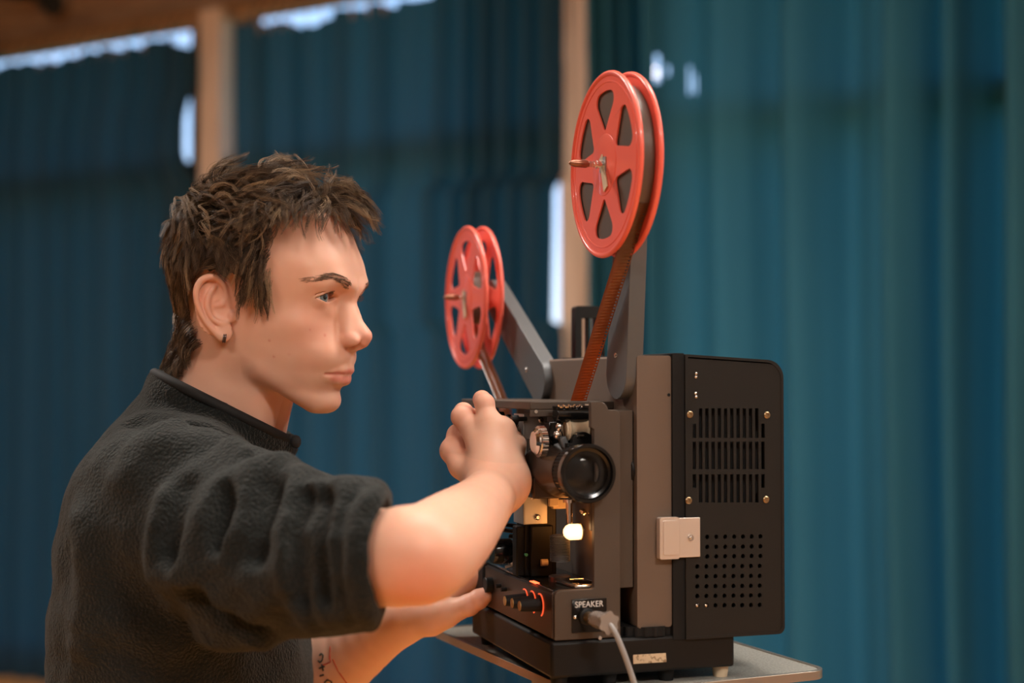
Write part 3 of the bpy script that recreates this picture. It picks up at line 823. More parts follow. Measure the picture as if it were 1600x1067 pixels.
# ------------------------------------------------------------------ reels
def hull(pts):
    pts = sorted(set((round(a, 4), round(b, 4)) for a, b in pts))
    def half(ps):
        h = []
        for p in ps:
            while len(h) > 1 and (h[-1][0]-h[-2][0])*(p[1]-h[-2][1]) - (h[-1][1]-h[-2][1])*(p[0]-h[-2][0]) <= 0: h.pop()
            h.append(p)
        return h[:-1]
    return half(pts) + half(pts[::-1])
def window(phi):
    pts = []
    pts += circ(37*math.cos(phi), 37*math.sin(phi), 4, 14)
    for s in (-1, -.5, 0, .5, 1):
        a = phi + s*math.radians(12.5); pts += circ(62.5*math.cos(a), 62.5*math.sin(a), 8.5, 18)
    return hull(pts)
def make_reel(name, hub, uc, rollr, label, phase, tape_ang):
    """uc: u of the outer flange; hub: (v, w)"""
    t = empty(name, L2W(uc, hub[0], hub[1]), AZ)
    tag(t, label, 'film reel')
    F = lambda a, b, tt: (tt/1000, a/1000, b/1000)
    rz = .0
    for side, u_ in ((0, 0), (1, 19.5)):
        m = MB(); wins = [window(phase + i*PI/3) for i in range(6)]
        m.plate(circ(0, 0, 87.5, 96), wins + [circ(0, 0, 5.2, 16)], F, u_-.8, u_+.8); fl = m.build('flange', M_red, t, bevel=.0005, angle=30)
        m = MB()
        # rounded rim, raised spokes ring
        ring = []
        n = 96
        for i in range(n+1):
            a = 2*PI*i/n; ring.append((u_/1000, .0868*math.cos(a), .0868*math.sin(a)))
        m.tube(ring, .0027, 10, cap=False); m.build('rim', M_red, fl, angle=80)
        m = MB(); sgn = -1 if side == 0 else 1
        m.lathe((u_/1000, 0, 0), ((u_+sgn*3)/1000, 0, 0), [(0, .030), (.0012, .0295), (.0016, .028), (.0017, .0055)], 48, caps=False); m.build('boss', M_red, fl)
        m = MB()
        m.lathe((u_/1000, 0, 0), ((u_+sgn*3)/1000, 0, 0), [(.0006, .0800), (.0014, .0795), (.0014, .0785), (.0006, .0780)], 80, caps=False); m.build('bead', M_red, fl)
    m = MB(); m.lathe((.001, 0, 0), (.0185, 0, 0), [(0, .024), (.0175, .024)], 48, caps=False); m.build('hub', M_red if rollr < 60 else M_roll, t)
    if rollr > 30:
        m = MB(); m.lathe((.0018, 0, 0), (.0178, 0, 0), [(0, .0245), (0, rollr/1000), (.016, rollr/1000), (.016, .0245)], 96, caps=False)
        m.build('film_roll', M_roll, t, angle=30)
    m = MB(); ca, sa = math.cos(tape_ang), math.sin(tape_ang)
    m.plate([(ca*x - sa*y, sa*x + ca*y) for x, y in ((-.026, -.0065), (.008, -.005), (.010, .003), (-.025, .0035))], [], lambda a, b, tt: (tt, a, b), -.0032, -.0022)
    tp = m.build('tape', M_cream, t); tp['label'] = 'torn piece of cream tape on the hub'
    m = MB(); m.plate([(-.007, -.007), (.007, -.007), (.007, .007), (-.007, .007)], [circ(0, 0, .0042, 12)], lambda a, b, tt: (tt, a, b), -.0030, -.0018); m.build('hub_plate', M_alu, t)
    return t
make_reel('film_reel', FR, 54, 77, 'large red six-spoke reel full of film on the upright front arm', PI/2 + .03, math.radians(68))
make_reel('film_reel', RR, 46, 33, 'red six-spoke reel nearly empty, on the slanted rear arm', PI/2 + .06, math.radians(75))

# ---- film strips running from the reels down into the projector
def strip(name, pts, u0, u1, label):
    """ribbon along (v, w) points, sprocket holes along its near edge"""
    # resample
    seg = []; 
    for (a, b) in zip(pts, pts[1:]):
        L = math.hypot(b[0]-a[0], b[1]-a[1]); k = max(1, round(L/3.81))
        for i in range(k): seg.append((a[0]+(b[0]-a[0])*i/k, a[1]+(b[1]-a[1])*i/k))
    seg.append(pts[-1])
    cols = [0, .9, 2.7, 16]
    vs = []; fs = []
    rows = []
    for i, (v_, w_) in enumerate(seg):
        rows.append((v_, w_))
        if i < len(seg)-1:
            n = seg[i+1]; rows.append((v_ + (n[0]-v_)*.55, w_ + (n[1]-w_)*.55))
    for v_, w_ in rows:
        for c_ in cols: vs.append((u0 + (u1-u0)*c_/16, v_, w_))
    for r_i in range(len(rows)-1):
        for c_ in range(3):
            if c_ == 1 and r_i % 2 == 1: continue
            a = r_i*4+c_; fs.append((a, a+1, a+5, a+4))
    m = PB(); m.add(vs, fs)
    o = m.build(name, M_film, None, angle=180, solid=.00015)
    o.location = PO; o.rotation_euler = (0, 0, AZ)
    return tag(o, label, 'film strip')
R1 = 77.3; end = Vector((108, 214)); cen = Vector(FR)
dv = end-cen; dist = dv.length; al = math.atan2(dv.y, dv.x); be = math.acos(R1/dist)
tp_ = cen + Vector((math.cos(al-be), math.sin(al-be)))*R1
pts = []
for i in range(9):
    a = al-be - .12 + .12*i/8; pts.append((cen.x + R1*math.cos(a), cen.y + R1*math.sin(a)))
strip('film_strip', pts + [(end.x, end.y), (end.x+4, end.y-14)], 71.6, 54.4, 'brown film strip running down from the full front reel into the projector')
R1 = 33.3; end = Vector((318, 214)); cen = Vector(RR)
dv = end-cen; dist = dv.length; al = math.atan2(dv.y, dv.x); be = math.acos(R1/dist)
pts = []
for i in range(9):
    a = al+be + .12 - .12*i/8; pts.append((cen.x + R1*math.cos(a), cen.y + R1*math.sin(a)))
strip('film_strip', pts + [(end.x, end.y), (end.x-6, end.y-14)], 62.5, 47.5, 'brown film strip running down from the nearly empty rear reel behind the hand')

# ---- speaker plug and cable
pj = L2W(jc[0], -5, jc[1])
cab = empty('speaker_cable', L2W(jc[0], -5, jc[1]))
cab.rotation_euler = (0, 0, AZ)
tag(cab, 'grey cable with a clear plastic plug in the speaker socket', 'cable')
M_plug = mat('clear_grey_plug', (.5, .44, .39), .2, .1, Coat_Weight=.5, Transmission_Weight=.45)
M_cable = mat('grey_cable_sheath', (.3, .29, .28), .45)
e1 = Vector(uw(944, 971, -34)) ; 
p0 = Vector((0, 0, 0)); p1 = Vector(((e1.x-jc[0])/1000, -.029, (e1.y-jc[1])/1000))
m = MB(); m.cyl(p0, p0 + (p1-p0)*.3, .0052, 16); m.build('plug_collar', M_brass, cab)
m = MB(); m.lathe(p0 + (p1-p0)*.25, p1, [(0, .0048), (.004, .0072), (.012, .0078), (.020, .0074), (.026, .0088), (.031, .0098)], 24, fn=lambda i, t: 1 + (.12 if (i//2) % 2 else -.08)*min(1, t/.03)); m.build('plug', M_plug, cab, angle=40)
q0 = p1
tail = []
for (px_, py_, v_) in ((951, 974, -40), (962, 990, -46), (974, 1018, -50), (984, 1046, -52), (993, 1075, -54), (1002, 1110, -55), (1014, 1170, -52), (1030, 1260, -48)):
    e_ = uw(px_, py_, v_); tail.append(Vector(((e_[0]-jc[0])/1000, (v_+5)/1000, (e_[1]-jc[1])/1000)))
tail += [tail[-1] + Vector((.01, .02, -.3)), tail[-1] + Vector((.03, .06, -.60))]
zfl = -(pj.z) + .005
tail += [Vector((.12, .1, zfl)), Vector((.3, .3, zfl))]
def smooth_path(ps, n=6):
    out = []
    for i in range(len(ps)-1):
        a = ps[max(i-1, 0)]; b = ps[i]; c = ps[i+1]; d = ps[min(i+2, len(ps)-1)]
        for k in range(n):
            t = k/n
            out.append(.5*((2*b) + (c-a)*t + (2*a-5*b+4*c-d)*t*t + (3*b-a-3*c+d)*t**3))
    out.append(ps[-1]); return out
m = MB(); m.tube(smooth_path([p1*.9] + tail), .0026, 10); m.build('cord', M_cable, cab)
# ------------------------------------------------------------------ the man: implicit surfaces turned into meshes
F32 = np.float32
def npv(v): return np.array([v[0], v[1], v[2]], F32)
def smin(a, b, k):
    h = np.maximum(k-np.abs(a-b), 0)/k
    return np.minimum(a, b) - h*h*k*.25
def smax(a, b, k): return -smin(-a, -b, k)
def sph(p, c, r): return np.sqrt(((p-np.array(c, F32))**2).sum(1)) - r
def ell(p, c, r, R=None):
    q = p - np.array(c, F32)
    if R is not None: q = q @ R.T
    r = np.array(r, F32)
    k0 = np.sqrt(((q/r)**2).sum(1)); k1 = np.sqrt(((q/(r*r))**2).sum(1)) + 1e-9
    return k0*(k0-1)/k1
def rcone(p, a, b, r1, r2):
    a = np.array(a, F32); b = np.array(b, F32); ba = b-a; pa = p-a
    h = np.clip((pa@ba)/float(ba@ba), 0, 1)
    return np.sqrt(((pa-h[:, None]*ba)**2).sum(1)) - (r1 + (r2-r1)*h)
def chain(p, pts, k):
    d = None
    for (a, ra), (b, rb) in zip(pts, pts[1:]):
        e = rcone(p, a, b, ra, rb); d = e if d is None else (smin(d, e, k) if k else np.minimum(d, e))
    return d

def resamp(pts, n=4):
    P_ = [np.array([a[0], a[1], a[2]], F32) for a, _ in pts]; R_ = [r for _, r in pts]; out = []
    for i in range(len(P_)-1):
        a, b, c, d = P_[max(i-1, 0)], P_[i], P_[i+1], P_[min(i+2, len(P_)-1)]; ra, rb, rc, rd = R_[max(i-1, 0)], R_[i], R_[i+1], R_[min(i+2, len(P_)-1)]
        for k in range(n):
            t = k/n; f = lambda p0, p1, p2, p3: .5*((2*p1) + (p2-p0)*t + (2*p0-5*p1+4*p2-p3)*t*t + (3*p1-p0-3*p2+p3)*t**3)
            out.append((f(a, b, c, d), f(ra, rb, rc, rd)))
    return out + [(P_[-1], R_[-1])]
def schain(p, pts, k, n): return chain(p, resamp(pts, n), k)

# ---- head frame (mm): x out to the ear, y forward from the root of the nose, z up
NAS = npv(P(554, 470, 1.45))
_az = math.radians(109); _pt = math.radians(5)
hf = np.array([math.sin(_az)*math.cos(_pt), math.cos(_az)*math.cos(_pt), -math.sin(_pt)], F32)
hr = np.array([-(-math.cos(_az)), -math.sin(_az), 0], F32)      # his right hand side, towards the camera
hr = np.array([math.cos(_az), -math.sin(_az), 0], F32)
hu = np.cross(hr, hf); hu = hu/np.linalg.norm(hu)
if hu[2] < 0: hu = -hu
HM = np.stack([hr, hf, hu])                                       # rows: local axes in world
def to_head(p): return ((p-NAS) @ HM.T)*1000
def from_head(q): return NAS + (np.array(q, F32)/1000) @ HM
def hw(x, y, z): return Vector([float(a) for a in from_head((x, y, z))])

def tab(z, zs, vs):
    return np.interp(z, zs, vs).astype(F32)
_Z = np.arange(-150, 130, 1.0)
def smooth_tab(pts, s=4):
    zs = [a for a, _ in pts]; vs = [b for _, b in pts]
    v = np.interp(_Z, zs, vs); k = np.exp(-.5*(np.arange(-12, 13)/s)**2); k /= k.sum()
    return np.convolve(np.pad(v, 12, 'edge'), k, 'valid').astype(F32)
T_F = smooth_tab([(-150, -70), (-126, -40), (-119, -23), (-114, -15.5), (-108, -11), (-102, -10.5), (-95, -13), (-88, -8), (-80, -4.5), (-75, -4), (-68, .5), (-60, 3), (-52, 1.5), (-45, -3),
                 (-35, -8), (-20, -12), (-6, -9), (3, -3), (10, 0), (16, 1.5), (28, .5), (40, -2.5), (50, -7), (60, -14), (75, -28), (129, -80)], 2.6)
T_H = smooth_tab([(-150, 30), (-119, 40), (-108, 47), (-95, 52), (-80, 57), (-65, 61), (-50, 65), (-35, 68), (-20, 69), (0, 70), (20, 73), (40, 74), (60, 70), (129, 40)], 6)
T_P = smooth_tab([(-150, 1.7), (-115, 1.72), (-95, 1.8), (-75, 1.92), (-55, 2.02), (-35, 2.1), (-15, 2.15), (5, 2.25), (30, 2.4), (60, 2.3), (129, 2)], 5)
T_B = smooth_tab([(-150, -125), (-80, -150), (-60, -158), (-40, -170), (-20, -180), (0, -184), (30, -188), (129, -188)], 5)
YC = -86.0
def head_sdf(q):
    """q in head millimetres"""
    x = np.abs(q[:, 0]); y = q[:, 1]; z = q[:, 2]
    qs = np.stack([x, y, z], 1)
    iz = np.clip(z+150, 0, len(_Z)-1.01); i0 = iz.astype(int); t = (iz-i0).astype(F32)
    g = lambda T: T[i0]*(1-t) + T[np.minimum(i0+1, len(_Z)-1)]*t
    f = g(T_F)-YC; h = g(T_H); pw = g(T_P); b = YC-g(T_B)
    yy = y-YC; L = np.where(yy > 0, f, b); pw = np.where(yy > 0, pw, 2.1)
    rr = ((x/h)**pw + (np.abs(yy)/L)**pw)**(1/pw)
    rho = np.sqrt(x*x+yy*yy)
    d = rho*(1-1/np.maximum(rr, 1e-3))*.92
    d = smax(d, z-62, 40)
    # underside of the jaw: from chin back to the jaw angle
    nrm = np.array([-.50, -.866]); nrm = nrm/np.linalg.norm(nrm)
    jaw = (np.maximum(y, -92)+24)*nrm[0] + (z+117)*nrm[1]
    d = smax(d, jaw*.97, 16)
    d = smin(d, ell(qs, (0, -97, 31), (74, 92, 86)), 14)
    # neck
    d = smin(d, rcone(qs, (0, -112, -45), (0, -160, -190), 56, 60), 16)
    d = smin(d, rcone(qs, (0, -132, -30), (0, -163, -170), 44, 52), 20)
    d = smin(d, rcone(qs, (30, -95, -50), (12, -92, -190), 14, 14), 22)     # neck muscle
    # cheekbone, brow, chin
    d = smin(d, ell(qs, (43, -49, -28), (16, 20, 14)), 18)
    d = smin(d, chain(qs, [((7, -3.5, 12), 6.5), ((25, -8, 17), 6.3), ((47, -24.5, 15), 6)], 4), 10)
    d = smin(d, ell(qs, (0, -22, -104), (15, 11.5, 10.5)), 10)
    d = smin(d, rcone(qs, (42, -74, -75), (12, -32, -106), 8, 7), 16)     # jaw line
    # eye socket
    d = smax(d, -ell(qs, (30, 2, -1), (17, 13, 10.5)), 12)
    d = smax(d, -ell(qs, (17, 2, -6), (7, 12, 11)), 9)
    # nose
    n = chain(qs, [((0, -8, 4), 6.2), ((0, -2.6, -16), 7.0), ((0, 13.6, -35), 8.6)], 8)
    n = smin(n, rcone(qs, (5, -6, -12), (10, 2, -36), 7, 7.5), 8)
    d = smin(d, n, 9)
    d = smin(d, ell(qs, (12.0, 4.2, -40.5), (5.6, 10.5, 6.6)), 4.6)
    d = smin(d, rcone(qs, (0, 14, -42.5), (0, 3, -49), 4.2, 4.5), 5)
    d = smax(d, -ell(qs, (8.0, 9.5, -47.8), (4.0, 7.5, 4.6)), 2.0)
    # lips
    up = chain(qs, [((0, -2.2, -70.5), 5.0), ((9, -4.0, -71.5), 4.5), ((18, -11, -74), 3.0), ((25, -18, -75.8), 1.4)], 3)
    lo = chain(qs, [((0, -4.8, -81.5), 5.4), ((9, -7.0, -81.3), 5.0), ((18, -13.4, -79.5), 3.2), ((24.5, -19.5, -77.2), 1.4)], 3)
    d = smin(d, up, 5); d = smin(d, lo, 5)
    slit = chain(qs, [((0, 3.8, -75.9), 1.1), ((9, 2.2, -75.9), 1.1), ((18, -5.5, -76), 1.1), ((25.5, -13.5, -76.2), .9)], 0)
    d = smax(d, -slit, 2.6)
    d = smax(d, -rcone(qs, (0, 9.0, -54), (0, 7.5, -64), 2.6, 3), 4)        # philtrum
    # eyelids round the eyeball, almond opening
    e = qs-np.array(EYEC, F32)
    lid = np.sqrt((e*e).sum(1)) - 13.3
    d = smin(d, lid, 3.5)
    ex = e[:, 0]*math.cos(.12) + e[:, 1]*math.sin(.12); ez = e[:, 2] + .06*e[:, 0]
    u = np.clip((ex+1)/14.2, -1, 1)
    top = 5.3*(1-np.abs(u)**2.2) ; bot = -4.9*(1-np.abs(u)**1.8)
    ap = np.maximum(ez-top, bot-ez); ap = np.maximum(ap, np.abs(ex+1)-13.8); ap = np.maximum(ap, -(e[:, 1]+1))
    ap = np.maximum(ap, e[:, 1]-24)
    d = smax(d, -ap, 1.0)
    fold = np.abs(np.sqrt((e*e).sum(1)) - 13.6) + 0*d
    crease = np.sqrt((np.sqrt(ex**2*.7+e[:, 1]**2)-13.2)**2*0 + (ez-8.8+.028*ex*ex)**2 + (np.sqrt((e*e).sum(1))-14.2)**2) - .9
    crease = np.maximum(crease, np.abs(ex)-14)
    d = smax(d, -crease, 2.0)
    return d
EYEC = (33.5, -26.5, .5)

def ear_sdf(q):
    qs = np.stack([np.abs(q[:, 0]), q[:, 1], q[:, 2]], 1)
    ph = math.radians(34); O_ = np.array((70, -96, -23), F32)
    A = np.array((math.sin(ph), -math.cos(ph), 0), F32); B = np.array((0, .05, 1), F32); N = np.array((math.cos(ph), math.sin(ph), 0), F32)
    r = qs-O_; p = np.stack([r@A, r@B, r@N], 1)         # a back, b up, n outwards
    hel = schain(p, [((9, 15, -1), 2.2), ((14, 27, 1), 2.9), ((24, 33, 2.2), 3.2), ((34, 29.5, 3), 3.3), ((39, 20, 3), 3.2), ((38.5, 9, 2.6), 3.0), ((34.5, -1, 2), 2.9),
                    ((28, -11, 1.5), 2.9), ((20, -19, 1), 3.4), ((12, -25, .5), 4.0)], 0, 5)
    plate = ell(p, (20, 4, -1.5), (19, 29, 2.6))
    d = smin(plate, hel, 2.5)
    anti = schain(p, [((22, 24, .5), 2.4), ((27, 14, 1.2), 2.8), ((27.5, 3, 1.6), 2.9), ((22, -7, 1.4), 2.8), ((14.5, -11, 1.2), 3.0), ((8, -9.5, .6), 2.6)], 0, 4)
    d = smin(d, anti, 2)
    d = smin(d, ell(p, (8.5, -20, .2), (7.5, 9, 3.6)), 4)
    d = smax(d, -ell(p, (14, 2, 2.2), (8.5, 9, 5)), 2.5)
    d = smin(d, ell(p, (2.2, -3.5, 1), (4, 5.5, 3)), 3)
    d = smin(d, chain(p, [((9, 15, -1), 2.2), ((13, 8, -.8), 2.0), ((20, 5, -1.2), 1.6)], 2), 2)
    d = smin(d, ell(p, (13, 4, -8), (12, 22, 7)), 5)     # back of the ear joins the skull
    return d

# ---- joints
def J(px, py, D, r): return (npv(P(px, py, D)), r)
S_R = P(285, 800, 1.375); S_L = P(330, 775, 1.71)
armR = [J(285, 800, 1.375, .052), J(560, 865, 1.197, .0405), J(636, 868, 1.152, .0395), J(668, 862, 1.165, .0395), J(708, 832, 1.235, .0365), J(750, 792, 1.325, .0285), J(780, 756, 1.39, .0240)]
armL = [J(330, 775, 1.71, .052), J(400, 1140, 1.66, .044), J(450, 1090, 1.64, .044), J(520, 1040, 1.605, .041), J(590, 992, 1.565, .030), J(632, 968, 1.55, .0235)]
# right hand: metacarpals, then fingers (each its own chain)
R_meta = [[J(776, 752, 1.392, .022), J(741, 672, 1.425, .0125)], [J(784, 748, 1.395, .022), J(764, 664, 1.418, .0128)],
          [J(784, 748, 1.40, .019), J(786, 672, 1.42, .0125)], [J(789, 748, 1.405, .016), J(804, 694, 1.425, .0112)],
          [J(768, 756, 1.395, .020), J(722, 728, 1.425, .0125)]]
R_fing = [
    [J(741, 672, 1.425, .0112), J(722, 651, 1.432, .0103), J(724, 644, 1.462, .0090), J(742, 652, 1.478, .0080)],           # index curled
    [J(764, 664, 1.418, .0118), J(757, 630, 1.425, .0092), J(753, 624, 1.436, .0080), J(757, 632, 1.462, .0078), J(768, 650, 1.474, .0072)],           # middle, raised
    [J(786, 672, 1.42, .0115), J(785, 668, 1.445, .0100), J(786, 664, 1.470, .0085), J(780, 672, 1.488, .0078)],
    [J(804, 694, 1.425, .0105), J(804, 696, 1.448, .0090), J(802, 700, 1.468, .0080), J(792, 705, 1.480, .0072)],
    [J(722, 728, 1.425, .0125), J(708, 704, 1.436, .0125), J(716, 680, 1.452, .0108), J(732, 664, 1.470, .0090)],           # thumb
]
L_meta = [[J(630, 968, 1.55, .021), J(690, 946, 1.565, .0125)], [J(630, 966, 1.56, .020), J(694, 940, 1.582, .0125)],
          [J(630, 966, 1.565, .019), J(692, 946, 1.598, .0118)], [J(630, 972, 1.57, .017), J(686, 960, 1.61, .0108)],
          [J(632, 966, 1.545, .021), J(672, 964, 1.538, .0195), J(694, 957, 1.532, .0165)]]
L_fing = [
    [J(690, 946, 1.565, .0112), J(733, 909, 1.568, .0096), J(755, 897, 1.56, .0084), J(771, 899, 1.548, .0076)],
    [J(694, 940, 1.582, .0115), J(738, 916, 1.592, .0098), J(760, 908, 1.585, .0088), J(776, 908, 1.572, .0078)],
    [J(692, 946, 1.598, .0108), J(734, 928, 1.61, .0094), J(758, 922, 1.602, .0084), J(772, 922, 1.59, .0075)],
    [J(686, 960, 1.61, .0100), J(722, 950, 1.62, .0085), J(742, 946, 1.614, .0076), J(756, 944, 1.606, .0068)],
    [J(694, 959, 1.532, .0150), J(733, 945, 1.520, .0108), J(748, 936, 1.517, .0098), J(758, 930, 1.515, .0086)],
]
def hand_sdf(p, meta, fing, wrist, kf=.006):
    d = None
    for m_ in meta:
        e = chain(p, m_, .006); d = e if d is None else smin(d, e, .010)
    f = None
    for c_ in fing:
        e = chain(p, c_, .0035)
        # knuckle pads
        for (c0, r0) in c_[1:-1]: e = smin(e, sph(p, c0, r0*1.03), .003)
        f = e if f is None else smin(f, e, .0012)
    return smin(d, f, kf)

def bbox(pts, m):
    a = np.array([npv(p) for p in pts]); return a.min(0)-m, a.max(0)+m
BIG = .12
def region(p, bb, fn):
    lo, hi = bb
    q = np.maximum(np.maximum(lo-p, p-hi), 0)
    dist = np.sqrt((q*q).sum(1)); m = dist < .03
    out = dist + .03
    if m.any(): out[m] = fn(p[m])
    return out
_hc = from_head((0, -85, -20))
armRs = resamp(armR); armLs = resamp(armL)
bb_head = bbox([from_head((0, -85, -20))], .175)
bb_ear = bbox([from_head((78, -105, -10)), from_head((78, -90, -10))], .045)
bb_ear2 = bbox([from_head((-78, -105, -10)), from_head((-78, -90, -10))], .045)
allR = [a for c_ in R_meta+R_fing for a, _ in c_]; allL = [a for c_ in L_meta+L_fing for a, _ in c_]
bb_hR = bbox(allR, .03); bb_hL = bbox(allL, .03)
bb_aR = bbox([a for a, _ in armR], .06); bb_aL = bbox([a for a, _ in armL], .06)
TC = npv(P(282, 905, 1.53))
def body_sdf(p):
    d = region(p, bb_head, lambda q: head_sdf(to_head(q))*.001)
    for b_ in (bb_ear, bb_ear2):
        d = smin(d, region(p, b_, lambda q: ear_sdf(to_head(q))*.001), .003)
    t = ell(p, TC+np.array([0, 0, -.02], F32), (.10, .15, .21))
    t = smin(t, rcone(p, npv(S_R), npv(S_L), .05, .05), .05)
    t = np.maximum(t, -(p[:, 2]-.87))
    d = smin(d, t, .03)
    aR = region(p, bb_aR, lambda q: chain(q, armRs, .003)); hR = region(p, bb_hR, lambda q: hand_sdf(q, R_meta, R_fing, armR[-1]))
    d = smin(d, smin(aR, hR, .028), .02)
    aL = region(p, bb_aL, lambda q: chain(q, armLs, .003)); hL = region(p, bb_hL, lambda q: hand_sdf(q, L_meta, L_fing, armL[-1]))
    return smin(d, smin(aL, hL, .012), .02)

def axis_grid(lo, hi, fine, hf_, hc_):
    """coordinates from lo to hi: step hf_ inside the fine ranges, hc_ outside"""
    xs = [lo]
    while xs[-1] < hi:
        x = xs[-1]; s = hc_
        for a, b in fine:
            if a-hc_ <= x <= b: s = hf_
        if s == hc_ and len(xs) > 1 and xs[-1]-xs[-2] < hc_*.9: s = min(hc_, (xs[-1]-xs[-2])*1.25)
        xs.append(x+s)
    return np.array(xs, F32)

def polygonize(fn, X, Y, Z, B=12):
    nx, ny, nz = len(X), len(Y), len(Z)
    G = np.full((nx, ny, nz), .5, F32)
    bx = range(0, nx-1, B); by = range(0, ny-1, B); bz = range(0, nz-1, B)
    cen = []; rad = []; idx = []
    for i in bx:
        i1 = min(i+B, nx-1)
        for j in by:
            j1 = min(j+B, ny-1)
            for k in bz:
                k1 = min(k+B, nz-1)
                a = np.array([X[i], Y[j], Z[k]]); b = np.array([X[i1], Y[j1], Z[k1]])
                cen.append((a+b)/2); rad.append(np.linalg.norm(b-a)/2); idx.append((i, i1, j, j1, k, k1))
    cen = np.array(cen, F32); rad = np.array(rad, F32)
    dc = np.concatenate([fn(cen[s:s+200000]) for s in range(0, len(cen), 200000)])
    act = np.abs(dc) < rad*1.25 + .004
    for n in np.nonzero(~act)[0]:
        i, i1, j, j1, k, k1 = idx[n]; G[i:i1+1, j:j1+1, k:k1+1] = .5 if dc[n] > 0 else -.5
    sel = np.nonzero(act)[0]; batch = []
    def flush(batch):
        P_ = []; sh = []
        for n in batch:
            i, i1, j, j1, k, k1 = idx[n]
            g = np.meshgrid(X[i:i1+1], Y[j:j1+1], Z[k:k1+1], indexing='ij')
            P_.append(np.stack([a.ravel() for a in g], 1)); sh.append(g[0].shape)
        d = fn(np.concatenate(P_)); o = 0
        for n, s in zip(batch, sh):
            i, i1, j, j1, k, k1 = idx[n]; c_ = s[0]*s[1]*s[2]
            G[i:i1+1, j:j1+1, k:k1+1] = d[o:o+c_].reshape(s); o += c_
    order = sel[np.lexsort((cen[sel, 1]//.06, cen[sel, 0]//.06, cen[sel, 2]//.06))]
    for s in range(0, len(order), 48): flush(order[s:s+48])
    return nets(G, X, Y, Z)

def nets(G, X, Y, Z):
    S = G < 0
    nx, ny, nz = G.shape
    c = np.zeros((nx-1, ny-1, nz-1), np.int8)
    for a in (0, 1):
        for b in (0, 1):
            for e in (0, 1): c += S[a:nx-1+a, b:ny-1+b, e:nz-1+e]
    cells = np.argwhere((c > 0) & (c < 8)); del c
    acc = np.zeros((len(cells), 3), np.float64); cnt = np.zeros(len(cells))
    I, Jj, K = cells.T
    cr = [(0,0,0),(1,0,0),(0,1,0),(1,1,0),(0,0,1),(1,0,1),(0,1,1),(1,1,1)]
    val = [G[I+a, Jj+b, K+e] for a, b, e in cr]
    pos = [np.stack([X[I+a], Y[Jj+b], Z[K+e]], 1).astype(np.float64) for a, b, e in cr]
    for a in range(8):
        for bit in (1, 2, 4):
            b = a | bit
            if b == a: continue
            va, vb = val[a], val[b]; m = (va < 0) != (vb < 0)
            t = (va/(va-vb+1e-20))[:, None]
            q = pos[a] + (pos[b]-pos[a])*t
            acc[m] += q[m]; cnt[m] += 1
    V = acc/cnt[:, None]
    ID = np.full((nx-1, ny-1, nz-1), -1, np.int32); ID[I, Jj, K] = np.arange(len(cells))
    faces = []
    # edges along x
    def emit(A, B, quad):
        pass
    e = np.argwhere(S[:-1, 1:-1, 1:-1] != S[1:, 1:-1, 1:-1]); i, j, k = e[:, 0], e[:, 1]+1, e[:, 2]+1
    q = np.stack([ID[i, j-1, k-1], ID[i, j, k-1], ID[i, j, k], ID[i, j-1, k]], 1); fl = S[i, j, k]; q[~fl] = q[~fl][:, ::-1]; faces.append(q)
    e = np.argwhere(S[1:-1, :-1, 1:-1] != S[1:-1, 1:, 1:-1]); i, j, k = e[:, 0]+1, e[:, 1], e[:, 2]+1
    q = np.stack([ID[i-1, j, k-1], ID[i-1, j, k], ID[i, j, k], ID[i, j, k-1]], 1); fl = S[i, j, k]; q[~fl] = q[~fl][:, ::-1]; faces.append(q)
    e = np.argwhere(S[1:-1, 1:-1, :-1] != S[1:-1, 1:-1, 1:]); i, j, k = e[:, 0]+1, e[:, 1]+1, e[:, 2]
    q = np.stack([ID[i-1, j-1, k], ID[i, j-1, k], ID[i, j, k], ID[i-1, j, k]], 1); fl = S[i, j, k]; q[~fl] = q[~fl][:, ::-1]; faces.append(q)
    Fc = np.concatenate(faces)
    return V.astype(F32), Fc

def project(fn, V, it=1, h=.0004):
    for _ in range(it):
        d = fn(V); g = np.zeros_like(V)
        for a in range(3):
            W = V.copy(); W[:, a] += h; g[:, a] = (fn(W)-d)/h
        n2 = (g*g).sum(1)[:, None] + 1e-9
        st_ = np.clip(d, -.001, .001)[:, None]*g/np.maximum(n2, .3)
        V = (V - st_).astype(F32)
    return V, g

def np_mesh(name, V, Fc, material, parent=None, smooth=True):
    me = bpy.data.meshes.new(name)
    me.vertices.add(len(V)); me.vertices.foreach_set('co', np.ascontiguousarray(V, F32).ravel())
    k = Fc.shape[1]
    me.loops.add(len(Fc)*k); me.loops.foreach_set('vertex_index', np.ascontiguousarray(Fc, np.int32).ravel())
    me.polygons.add(len(Fc)); me.polygons.foreach_set('loop_start', np.arange(0, len(Fc)*k, k, dtype=np.int32))
    me.update(calc_edges=True)
    me.polygons.foreach_set('use_smooth', np.ones(len(Fc), bool))
    me.materials.append(material)
    o = bpy.data.objects.new(name, me); COL.objects.link(o)
    if parent: o.parent = parent
    return o

def vnormals(me):
    n = np.zeros(len(me.vertices)*3, F32); me.vertices.foreach_get('normal', n); return n.reshape(-1, 3)

# fractal value noise for cloth and hair
_rs = np.random.RandomState(11)
_NT = _rs.rand(32, 32, 32).astype(F32)*2-1
def vnoise(p, scale):
    q = p*scale; i = np.floor(q).astype(int); f = (q-i).astype(F32); f = f*f*(3-2*f); r = 0
    for a in (0, 1):
        for b in (0, 1):
            for c_ in (0, 1):
                w = (f[:, 0] if a else 1-f[:, 0])*(f[:, 1] if b else 1-f[:, 1])*(f[:, 2] if c_ else 1-f[:, 2])
                r = r + w*_NT[(i[:, 0]+a) % 32, (i[:, 1]+b) % 32, (i[:, 2]+c_) % 32]
    return r

